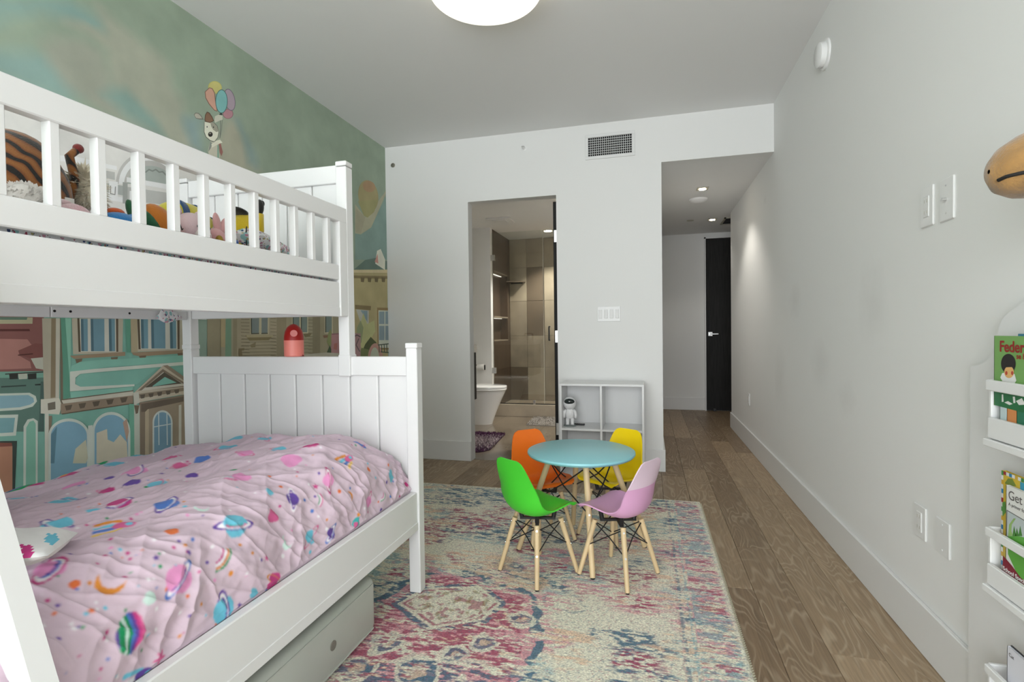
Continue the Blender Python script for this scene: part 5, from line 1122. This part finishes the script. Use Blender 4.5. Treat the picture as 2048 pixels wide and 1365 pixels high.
def text_mesh(body, size, P, m, parent, bold=0.0, rot=0.0, shear=0.0):
    cu = bpy.data.curves.new('lettering', 'FONT'); cu.body = body; cu.size = size; cu.offset = bold; cu.extrude = .0001; cu.shear = shear
    tmp = bpy.data.objects.new('tmp', cu); COL.objects.link(tmp); dg = bpy.context.evaluated_depsgraph_get(); me = bpy.data.meshes.new_from_object(tmp.evaluated_get(dg)); bpy.data.objects.remove(tmp)
    Mx = Matrix(((0, 0, -1, 0), (-1, 0, 0, 0), (0, 1, 0, 0), (0, 0, 0, 1))) @ Matrix.Rotation(rot, 4, 'Z'); me.transform(Matrix.Translation(Vector(P)) @ Mx)
    off = Vector((0, 0, 0)); p = parent
    while p is not None: off += p.location; p = p.parent
    me.transform(Matrix.Translation(-off)); me.materials.clear(); me.materials.append(m)
    o = bpy.data.objects.new('lettering', me); COL.objects.link(o); o.parent = parent; return o
def flatm(name, r, g, b_): return mat(name, c(r, g, b_), .45)
M_page = mat('paper_pages', (.75, .73, .68, 1), .9)
def book(name, x, y0, y1, z0, z1, th, mcov, label, group='books in the wall rack'):
    """cover faces the room (-X); y1 is the spine side"""
    t = thing(name, (x, (y0+y1)/2, z0), label, 'book', group)
    MB().box(x, x+.0015, y0, y1, z0, z1).box(x+th-.0015, x+th, y0, y1, z0, z1).box(x, x+th, y1-.0015, y1, z0, z1).build('cover', mcov, t)
    B(x+.0015, x+th-.0015, y0+.003, y1-.0015, z0+.003, z1-.003).build('pages', M_page, t); return t
def art(par, x, col, pts, name='cover_art'):
    """flat printed shape on a cover: pts are photo pixels laid on the cover plane"""
    q_ = [on(u, v, X=x) for u, v in pts]; o = MB().flat([(x, p.y, p.z) for p in q_]).build(name, col, par); return o
def ell_px(cx_, cy_, rx_, ry_, a0=0, a1=360, n=24): return [(cx_+rx_*math.cos(math.radians(a0+(a1-a0)*i/n)), cy_+ry_*math.sin(math.radians(a0+(a1-a0)*i/n))) for i in range(n)]
xg = .8105
gtop, gbot = on(1988, 672, X=xg).z, on(1990, 811, X=xg).z; gl_ = on(1988, 740, X=xg).y
gbk = book('picture_book', xg, gl_-.19, gl_, gbot, gtop, .008, flatm('green_cover', 120, 168, 92), 'green picture book with red lettering and a dark haired child')
M_redt = flatm('red_ink', 150, 24, 22); M_dgrn = flatm('dark_green_ink', 34, 112, 66); M_hair = flatm('black_ink', 26, 22, 22); M_skin = flatm('yellow_ink', 226, 178, 112); M_wht = flatm('white_ink', 235, 235, 232); M_rose = flatm('rose_ink', 190, 70, 50)
xa = xg-.0004
G6 = cv(1950, 640, .1465)
art(gbk, xa, M_dgrn, G6((262, 985), (700, 1040), (700, 1280), (268, 1165)))
art(gbk, xa-.0002, M_wht, G6((345, 790), (370, 730), (420, 720), (540, 740), (565, 830), (540, 870), (380, 850)))
art(gbk, xa-.0003, M_hair, G6(*ell_px(455, 600, 100, 135))); art(gbk, xa-.0005, M_skin, G6(*ell_px(465, 715, 66, 82))); art(gbk, xa-.0006, M_hair, G6((375, 600), (540, 590), (535, 645), (395, 650)))
for x in (428, 508): art(gbk, xa-.0007, M_rose, G6(*ell_px(x, 728, 16, 28)))
for pts in (((365, 1020), (385, 1020), (390, 1120), (365, 1122)), ((515, 1050), (545, 1050), (552, 1135), (525, 1140)), ((400, 1130), (450, 1110), (515, 1150), (470, 1165)), ((560, 1110), (640, 1070), (690, 1160), (600, 1165))): art(gbk, xa-.0002, M_wht, G6(*pts))
p = on(1999, 703, X=xa); text_mesh('Federi', .036, (xa-.0004, p.y, p.z), M_redt, gbk, bold=.0008)
p = on(2033, 718, X=xa); text_mesh('se h', .018, (xa-.0004, p.y, p.z), M_redt, gbk, bold=.0004)
# small books it rests on, and a blue one behind
zf1 = .826-.002
for (y0, y1, rgb, nm) in ((gl_-.045, gl_-.022, (196, 214, 216), 'pale blue'), (gl_-.078, gl_-.047, (214, 140, 80), 'orange'), (gl_-.13, gl_-.08, (40, 120, 90), 'dark green')):
    book('small_book', xg, y0, y1, zf1, gbot-.0005, .02, flatm(nm.replace(' ', '_')+'_cover', *rgb), 'small %s book under the green picture book' % nm)
book('tall_book', .838, gl_-.22, gl_-.035, zf1, on(2023, 668, X=.838).z, .012, flatm('teal_blue_cover', 64, 140, 172), 'blue book standing behind the green picture book')
# second pocket
xs2 = .822; zf2 = .466; l2 = on(2003, 1000, X=xs2).y; t2 = on(2003, 941, X=xs2).z
bb = book('border_book', xs2, l2-.2, l2, zf2, t2, .01, flatm('mustard_cover', 214, 184, 62), 'yellow book with a border of colourful squares')
cols_ = [flatm('sq_%d' % i, *q_) for i, q_ in enumerate(((226, 226, 220), (60, 140, 70), (230, 230, 226), (150, 30, 44), (228, 228, 224), (48, 130, 180), (230, 230, 226), (214, 170, 60)))]
hz = (t2-zf2)/26
for i in range(26): MB().flat([(xs2-.0004, l2, zf2+hz*i), (xs2-.0004, l2-.007, zf2+hz*i), (xs2-.0004, l2-.007, zf2+hz*(i+1)), (xs2-.0004, l2, zf2+hz*(i+1))]).build('border_square', cols_[i % 8], bb)
for i in range(18): MB().flat([(xs2-.0004, l2-.007-.01*i, t2-.008), (xs2-.0004, l2-.017-.01*i, t2-.008), (xs2-.0004, l2-.017-.01*i, t2), (xs2-.0004, l2-.007-.01*i, t2)]).build('border_square', cols_[(i+3) % 8], bb)
G7 = cv(1950, 920, .22)
art(bb, xs2-.0004, flatm('olive_ink', 120, 140, 60), G7((270, 215), (300, 170), (340, 175), (375, 240), (330, 240))); art(bb, xs2-.0004, flatm('sky_ink', 60, 160, 190), G7((410, 200), (450, 215), (450, 300), (410, 270)))
art(bb, xs2-.0005, flatm('leaf_ink', 90, 150, 70), G7((248, 390), (275, 380), (285, 470), (250, 520)))
xw = .812; lw = on(2012, 1000, X=xw).y; tw = on(2012, 970, X=xw).z
gbk2 = book('white_book', xw, lw-.19, lw, zf2, tw, .008, flatm('white_cover', 228, 228, 224), 'white book with grey lettering and a green hill picture')
M_gt = flatm('grey_ink', 96, 92, 90); xq = xw-.0004
p = on(2016.5, 998, X=xq); text_mesh('Get Se', .030, (xq-.0002, p.y, p.z), M_gt, gbk2)
p = on(2017, 1011, X=xq); text_mesh('A primer for', .011, (xq-.0002, p.y, p.z), M_gt, gbk2)
art(gbk2, xq, M_gt, G7((288, 455), (700, 700), (700, 1200), (284, 690))); art(gbk2, xq-.0002, flatm('mist_ink', 186, 196, 196), G7((294, 466), (700, 705), (700, 1195), (290, 690)))
art(gbk2, xq-.0003, flatm('hill_ink', 96, 168, 66), G7((300, 700), (360, 690), (420, 700), (700, 790), (700, 1190), (400, 1080), (300, 860))); art(gbk2, xq-.0003, flatm('moon_ink', 150, 184, 110), G7((300, 700), (310, 590), (350, 535), (372, 535), (335, 590), (330, 650), (345, 690)))
for x in (355, 380, 410): art(gbk2, xq-.0004, flatm('tree_ink_%d' % x, 70, 130, 56), G7((x-15, 695), (x, 600+(20 if x == 380 else 0)), (x+20, 695)))
art(gbk2, xq-.0006, flatm('maroon_ink', 128, 22, 44), G7((254, 870), (330, 960), (420, 1080), (700, 1260), (700, 1500), (250, 1020)))
p = on(2006.5, 1140, X=xq); text_mesh('School Specialty', .014, (xq-.0009, p.y, p.z), M_wht, gbk2, bold=.0002, rot=-.0)
book('slim_book', .842, l2-.26, l2-.075, zf2, on(2046, 925, X=.842).z, .01, flatm('deep_blue_cover', 24, 110, 180), 'deep blue book behind the yellow bordered book')
# third pocket
zf3 = .126; xp = .815; lp = on(2014, 1330, X=xp).y
t = book('notebook', xp, lp-.17, lp, zf3, on(2014, 1292, X=xp).z, .007, flatm('lavender_cover', 222, 222, 230), 'white notebook with black edge in the lowest pocket')
MB().box(xp+.007, xp+.010, lp-.17, lp, zf3, on(2014, 1291, X=xp).z+.001).build('back_cover', M_black, t)
p = on(2018, 1312, X=xp); text_mesh('Cat', .012, (xp-.0006, p.y, p.z), M_gt, t)
book('pink_book', .838, lp-.2, lp-.06, zf3, on(2041, 1270, X=.838).z, .006, flatm('pink_cover', 206, 130, 176), 'pink book behind the white notebook')

# ------------------------------------------------------------------ plush head on the right wall
ph = thing('plush_animal_head', (XR, 1.17, 1.42), 'golden brown plush animal head mounted on the scuffed wall', 'stuffed animal')
M_gold = mat('golden_plush', c(170, 128, 70), .95, noise=1, nscale=14, col2=c(104, 82, 58), bump=.8, bscale=220, sheen=.4); M_bl = mat('black_thread', (.008, .007, .006, 1), .8)
HY = 1.17
rings = [(.622, .004, 1.388), (.626, .024, 1.388), (.640, .043, 1.389), (.665, .057, 1.393), (.70, .066, 1.400), (.75, .073, 1.412), (.80, .075, 1.425), (.84, .062, 1.430), (.86, .03, 1.432)]
vs = []; fs = []; n_ = 28
for x, r, z in rings:
    for i in range(n_): t = 2*PI*i/n_; vs.append((x, HY+math.cos(t)*r*.95, z+math.sin(t)*r))
for k_ in range(len(rings)-1):
    for i in range(n_): fs.append((k_*n_+i, k_*n_+(i+1) % n_, (k_+1)*n_+(i+1) % n_, (k_+1)*n_+i))
mb = MB(); mb._add(vs, fs); mb.build('head', M_gold, ph, 180)
def on_head(x, th):
    xs_ = [q_[0] for q_ in rings]; r = float(np.interp(x, xs_, [q_[1] for q_ in rings]))*1.005; z = float(np.interp(x, xs_, [q_[2] for q_ in rings])); return (x, HY-math.cos(th)*r*.95, z+math.sin(th)*r)
MB().tube([on_head(.628, -.9), on_head(.634, -.55), on_head(.645, -.42), on_head(.66, -.38), on_head(.68, -.25), on_head(.70, -.12), on_head(.73, -.02), on_head(.77, 0)], .0035, 8).build('mouth', M_bl, ph, 180)
MB().tube([on_head(.672, .62), on_head(.68, .58), on_head(.69, .62), on_head(.71, .63)], [.0025, .004, .002, .002], 8).build('whisker_seam', M_bl, ph, 180)
MB().ell(on_head(.697, .98), (.010, .006, .006), 12, 8, M=R(0, -30, 0)).build('nostril', M_bl, ph, 180)
for s_ in (-1, 1): MB().ell((.80, HY+s_*.058, 1.478), (.012, .008, .012), 12, 8).build('eye', M_bl, ph, 180); MB().ell((.845, HY+s_*.05, 1.52), (.012, .022, .035), 12, 8, M=R(s_*25, 0, 0)).build('ear', M_gold, ph, 180)
MB().lathe([(.085, 0), (.085, .012), (.07, .02), (.055, .05)], (XR, HY, 1.436), (-1, 0, 0), n=28).build('wall_mount', M_beech, ph, 40)

# ------------------------------------------------------------------ top bunk bedding and plush toys
def floral_mat():
    m = mat('floral_cotton', (.78, .77, .78, 1), .9); nt = m.node_tree; L = nt.links; b = nt.nodes['Principled BSDF']; tc = nd(nt, 'ShaderNodeTexCoord'); last = None; prev = (.80, .79, .80, 1)
    for (sc_, th, col) in ((34, .34, c(150, 196, 196)), (41, .30, c(206, 150, 170)), (52, .26, c(60, 76, 118)), (63, .22, c(160, 60, 84)), (47, .22, c(180, 168, 120))):
        v = nd(nt, 'ShaderNodeTexVoronoi', Scale=float(sc_)); mp = nd(nt, 'ShaderNodeMapping'); mp.inputs['Location'].default_value = (sc_*.37, sc_*.11, .3); mp.inputs['Scale'].default_value = (1, 1.6, 1); L.new(tc.outputs['Object'], mp.inputs[0]); L.new(mp.outputs[0], v.inputs['Vector'])
        lt = nd(nt, 'ShaderNodeMath', operation='LESS_THAN'); L.new(v.outputs['Distance'], lt.inputs[0]); lt.inputs[1].default_value = th
        mx = nd(nt, 'ShaderNodeMix', data_type='RGBA'); L.new(lt.outputs[0], mx.inputs[0]); mx.inputs[7].default_value = col
        if last is None: mx.inputs[6].default_value = prev
        else: L.new(last, mx.inputs[6])
        last = mx.outputs[2]
    L.new(last, b.inputs['Base Color']); return m
M_flor = floral_mat()
um = thing('bunk_mattress', (-1.68, 1.0, 1.2), 'top bunk mattress in a floral sheet', 'mattress')
B(XW+.055, XU-.045, .05, YP-.06, 1.239, 1.362, ch=.03).build('mattress_body', M_flor, um, 60)
B(XW+.053, XU-.043, .048, YP-.058, 1.30, 1.308, ch=.003).build('piping', M_sheet, um)
ZT = 1.362
def plush(name, col, label, u, v, X, col2=None, n=0, ns=20, sheen=.5):
    p = on(u, v, X=X); t = thing(name, (p.x, p.y, ZT), label, 'stuffed animal', 'plush toys on the top bunk'); return t, p
fur = lambda nm, col, **k_: mat(nm, col, .95, bump=.7, bscale=260, sheen=.4, **k_)
def tiger_mat():
    m = fur('tiger_fur', c(142, 82, 36)); nt = m.node_tree; L = nt.links; b = nt.nodes['Principled BSDF']; tc = nd(nt, 'ShaderNodeTexCoord')
    wv = nd(nt, 'ShaderNodeTexWave', Scale=10., Distortion=6., Detail=1.5); wv.inputs['Detail Scale'].default_value = 1.2; mp = nd(nt, 'ShaderNodeMapping'); mp.inputs['Rotation'].default_value = (0.9, 0.2, 0); L.new(tc.outputs['Object'], mp.inputs[0]); L.new(mp.outputs[0], wv.inputs['Vector']); wv.bands_direction = 'Z'
    rp = nd(nt, 'ShaderNodeValToRGB'); L.new(wv.outputs['Fac'], rp.inputs[0]); e = rp.color_ramp.elements; e[0].position = .22; e[0].color = (.012, .01, .008, 1); e[1].position = .34; e[1].color = c(112, 62, 28); x = e.new(.9); x.color = c(142, 90, 42)
    L.new(rp.outputs[0], b.inputs['Base Color']); return m
XT = -1.44
t, p = plush('tiger_plush', None, 'large striped tiger plush lying on the top bunk', 62, 345, XT); M_tig = tiger_mat(); M_blk = fur('black_fur', (.012, .011, .010, 1))
MB().ell((XT-.02, .90, 1.462), (.10, .092, .128), 28, 18, M=R(8, 0, 0), lump=.05).build('body', M_tig, t, 180)
MB().ell((XT-.05, .80, 1.44), (.085, .07, .085), 24, 14).build('head', M_tig, t, 180)
for dx in (-.05, .03): MB().ell((XT-.03+dx, .815, 1.545), (.022, .012, .022), 14, 8).build('ear', M_blk, t, 180)
MB().tube([(XT+.02, .97, 1.42), (XT+.03, .99, 1.50), (XT+.02, .985, 1.56), (XT+.03, .998, 1.58)], [.012, .010, .010, .009], 10).build('tail', M_tig, t, 180)
MB().ell((XT+.03, 1.0, 1.583), (.012, .012, .012), 12, 8).build('tail_tip', fur('red_fur', c(120, 40, 36)), t, 180)
def tufts(o, r, n, ln, seed, down=.6):
    g = random.Random(seed); mb = MB()
    for i in range(n):
        a, b_ = g.uniform(0, 2*PI), math.acos(g.uniform(-1, 1)); d = Vector((math.sin(b_)*math.cos(a), math.sin(b_)*math.sin(a), math.cos(b_))); q_ = Vector(o)+Vector((d.x*r[0], d.y*r[1], d.z*r[2])); e = (d+Vector((g.uniform(-.4, .4), g.uniform(-.4, .4), -down))).normalized()*ln*g.uniform(.6, 1.2)
        s_ = d.orthogonal().normalized()*.004; mb._add([q_-s_, q_+s_, q_+e], [(0, 1, 2)])
    return mb
t, p = plush('fluffy_plush', None, 'long haired cream plush beside the tiger', 138, 360, XT+.02); M_cf = fur('cream_fur', c(240, 230, 208), noise=.15, nscale=30)
MB().ell((XT+.02, 1.022, 1.44), (.035, .028, .095), 18, 14).build('body', M_cf, t, 180); o = tufts((XT+.02, 1.022, 1.44), (.036, .029, .095), 900, .03, 4).build('long_fur', M_cf, t); o['kind'] = 'stuff'
t, p = plush('lamb_plush', None, 'white woolly lamb plush in front of the tiger', 70, 380, XT+.10); M_wf = fur('white_wool', c(226, 220, 214))
MB().ell((-1.335, .835, 1.40), (.045, .048, .040), 20, 12).build('body', M_wf, t, 180); o = tufts((-1.335, .835, 1.40), (.046, .049, .041), 500, .008, 5, 0).build('wool', M_wf, t); o['kind'] = 'stuff'
MB().ell((-1.33, .885, 1.385), (.02, .02, .02), 14, 8).build('head', M_wf, t, 180)
t, p = plush('pink_plush', None, 'pink and white plush lying behind the guard rail', 145, 403, -1.36); M_pf = fur('pink_fur', c(226, 160, 172), noise=1, nscale=12, col2=c(226, 214, 214))
MB().ell((-1.36, .945, 1.392), (.04, .045, .033), 20, 12, lump=.06).build('body', M_pf, t, 180); MB().ell((-1.36, .925, 1.424), (.014, .02, .008), 12, 8).build('ear', M_pf, t, 180)
B(-1.352, -1.350, .925, .945, 1.42, 1.436).build('care_tag', M_page, t)
t = thing('silver_ball', (-1.355, .985, ZT), 'small silver sequin ball next to the pink plush', 'toy ball'); MB().ell((-1.345, .992, 1.396), (.026, .026, .032), 18, 12).build('ball', mat('silver_sequin', (.7, .7, .7, 1), .25, metal=.8, bump=1., bscale=140), t, 180); MB().cyl((-1.345, .992, 1.427), (-1.345, .992, 1.434), .004).build('cap', M_chrome, t)
t, p = plush('blue_plush', None, 'bright blue plush fish with orange and green fins', 235, 425, -1.36); M_bf = fur('blue_fur', c(24, 122, 190)); M_of = fur('orange_fur', c(206, 92, 40)); M_gf = fur('green_fur', c(40, 96, 62))
MB().ell((-1.36, 1.052, 1.392), (.045, .058, .036), 22, 12, M=R(14, 0, 0)).build('body', M_bf, t, 180); MB().ell((-1.36, 1.1, 1.40), (.03, .022, .034), 16, 10).build('tail', M_bf, t, 180)
MB().ell((-1.37, 1.06, 1.43), (.02, .022, .012), 14, 8).build('back_fin', M_of, t, 180); MB().ell((-1.37, 1.108, 1.44), (.012, .014, .036), 14, 8, M=R(22, 0, 0)).build('top_fin', M_gf, t, 180)
t, p = plush('orange_plush', None, 'orange and dark green plush leaning on its side', 315, 420, -1.36); M_or2 = fur('amber_fur', c(196, 116, 36))
MB().ell((-1.36, 1.185, 1.415), (.042, .040, .070), 20, 14, M=R(38, 0, 0)).build('body', M_or2, t, 180); MB().ell((-1.37, 1.155, 1.405), (.04, .022, .06), 18, 12, M=R(35, 0, 0)).build('back', M_gf, t, 180)
MB().tube([(-1.318, 1.195, 1.425), (-1.316, 1.202, 1.415), (-1.316, 1.207, 1.423), (-1.316, 1.213, 1.408), (-1.318, 1.218, 1.414)], .0015, 6).build('stitching', M_blk, t)
t, p = plush('striped_plush', None, 'yellow plush fish with dark blue stripes', 395, 405, -1.5); M_yf = fur('yellow_fur', c(206, 192, 60)); M_nf = fur('navy_fur', c(20, 66, 116))
MB().ell((-1.52, 1.42, 1.475), (.06, .115, .075), 26, 16, M=R(-8, 0, 0)).build('body', M_yf, t, 180)
for k_, dy in enumerate((-.05, .02, .08)): MB().lathe([(.0, -.009), (.062*math.sqrt(max(.05, 1-(dy/.118)**2))+.004, -.009), (.062*math.sqrt(max(.05, 1-(dy/.118)**2))+.004, .009), (0, .009)], (-1.52, 1.42+dy, 1.475-dy*.14), (0, 1, -.14), n=24, sy=1.22).build('stripe', M_nf, t, 60)
MB().ell((-1.52, 1.53, 1.47), (.012, .02, .05), 12, 8, M=R(-20, 0, 0)).build('tail_fin', M_yf, t, 180); MB().ell((-1.50, 1.31, 1.44), (.045, .03, .04), 14, 10).build('snout', M_blk, t, 180)
t, p = plush('pale_pink_plush', None, 'pale pink bear plush with a red nose', 390, 440, -1.35); M_ppf = fur('pale_pink_fur', c(224, 196, 200))
MB().ell((-1.36, 1.285, 1.425), (.05, .055, .052), 22, 14).build('head', M_ppf, t, 180); MB().ell((-1.315, 1.285, 1.405), (.02, .026, .022), 14, 10).build('muzzle', fur('white_fur', c(228, 218, 214)), t, 180); MB().ell((-1.294, 1.283, 1.402), (.006, .008, .007), 12, 8).build('nose', fur('red_nose', c(170, 20, 50)), t, 180)
for dy in (-.03, .035): MB().ell((-1.312, 1.285+dy*.6, 1.43), (.004, .005, .005), 10, 6).build('eye', M_blk, t, 180)
for dy in (-.04, .04): MB().ell((-1.37, 1.285+dy, 1.475), (.012, .016, .016), 12, 8).build('ear', M_ppf, t, 180)
MB().ell((-1.40, 1.26, 1.387), (.05, .05, .024), 14, 8).build('body', M_ppf, t, 180)
t, p = plush('rabbit_plush', None, 'pink rabbit plush in red and blue clothes', 435, 455, -1.36); M_rb = fur('rose_fur', c(230, 176, 176))
MB().ell((-1.37, 1.385, 1.41), (.034, .036, .040), 18, 12).build('head', M_rb, t, 180); MB().ell((-1.37, 1.42, 1.46), (.010, .014, .038), 12, 8, M=R(-25, 0, 0)).build('ear', M_rb, t, 180); MB().ell((-1.37, 1.395, 1.465), (.010, .014, .038), 12, 8, M=R(10, 0, 0)).build('ear', M_rb, t, 180)
MB().ell((-1.33, 1.41, 1.393), (.022, .024, .030), 14, 10).build('jacket', fur('red_felt', c(176, 34, 40)), t, 180); MB().ell((-1.312, 1.408, 1.402), (.010, .013, .013), 12, 8).build('bow', fur('blue_felt', c(50, 90, 160)), t, 180); MB().ell((-1.335, 1.367, 1.40), (.014, .012, .022), 12, 8).build('bell', mat('brass', c(170, 140, 60), .35, metal=.7), t, 180)
t, p = plush('yellow_plush', None, 'yellow plush toy with black arm tips', 495, 440, -1.4); M_yl = fur('bright_yellow_fur', c(214, 184, 30))
MB().ell((-1.40, 1.535, 1.455), (.05, .052, .088), 22, 14, M=R(-18, 0, 0)).build('body', M_yl, t, 180); MB().tube([(-1.40, 1.57, 1.45), (-1.40, 1.622, 1.49), (-1.40, 1.625, 1.55)], [.02, .017, .014], 10).build('arm', M_yl, t, 180)
MB().ell((-1.40, 1.625, 1.575), (.016, .014, .03), 12, 8).build('hand', M_blk, t, 180); MB().ell((-1.40, 1.640, 1.592), (.008, .008, .012), 10, 6).build('thumb', M_blk, t, 180); MB().ell((-1.40, 1.522, 1.535), (.032, .036, .012), 14, 8, M=R(-15, 0, 0)).build('cap', M_blk, t, 180)
for z in (1.43, 1.445): MB().tube([(-1.345, 1.497, z+.03), (-1.343, 1.492, z+.01), (-1.345, 1.495, z-.02)], .002, 6).build('stripe', M_blk, t)
fp = thing('floral_pillow', (-1.5, 1.68, ZT), 'floral pillow crumpled at the foot of the top bunk', 'pillow')
pillow(MB(), (-1.47, 1.66, 1.415), .16, .20, .062, R(-12, 6, 10)).build('pillow_body', M_flor, fp, 180)
qd = thing('hanging_quilt', (-1.98, 1.83, 1.19), 'floral quilt edge hanging below the top bunk', 'blanket')
p = on(335, 632, X=XW+.045)
MB().ell((XW+.052, p.y, 1.186), (.012, .06, .030), 16, 10, lump=.2).build('quilt_fold', M_flor, qd, 180)
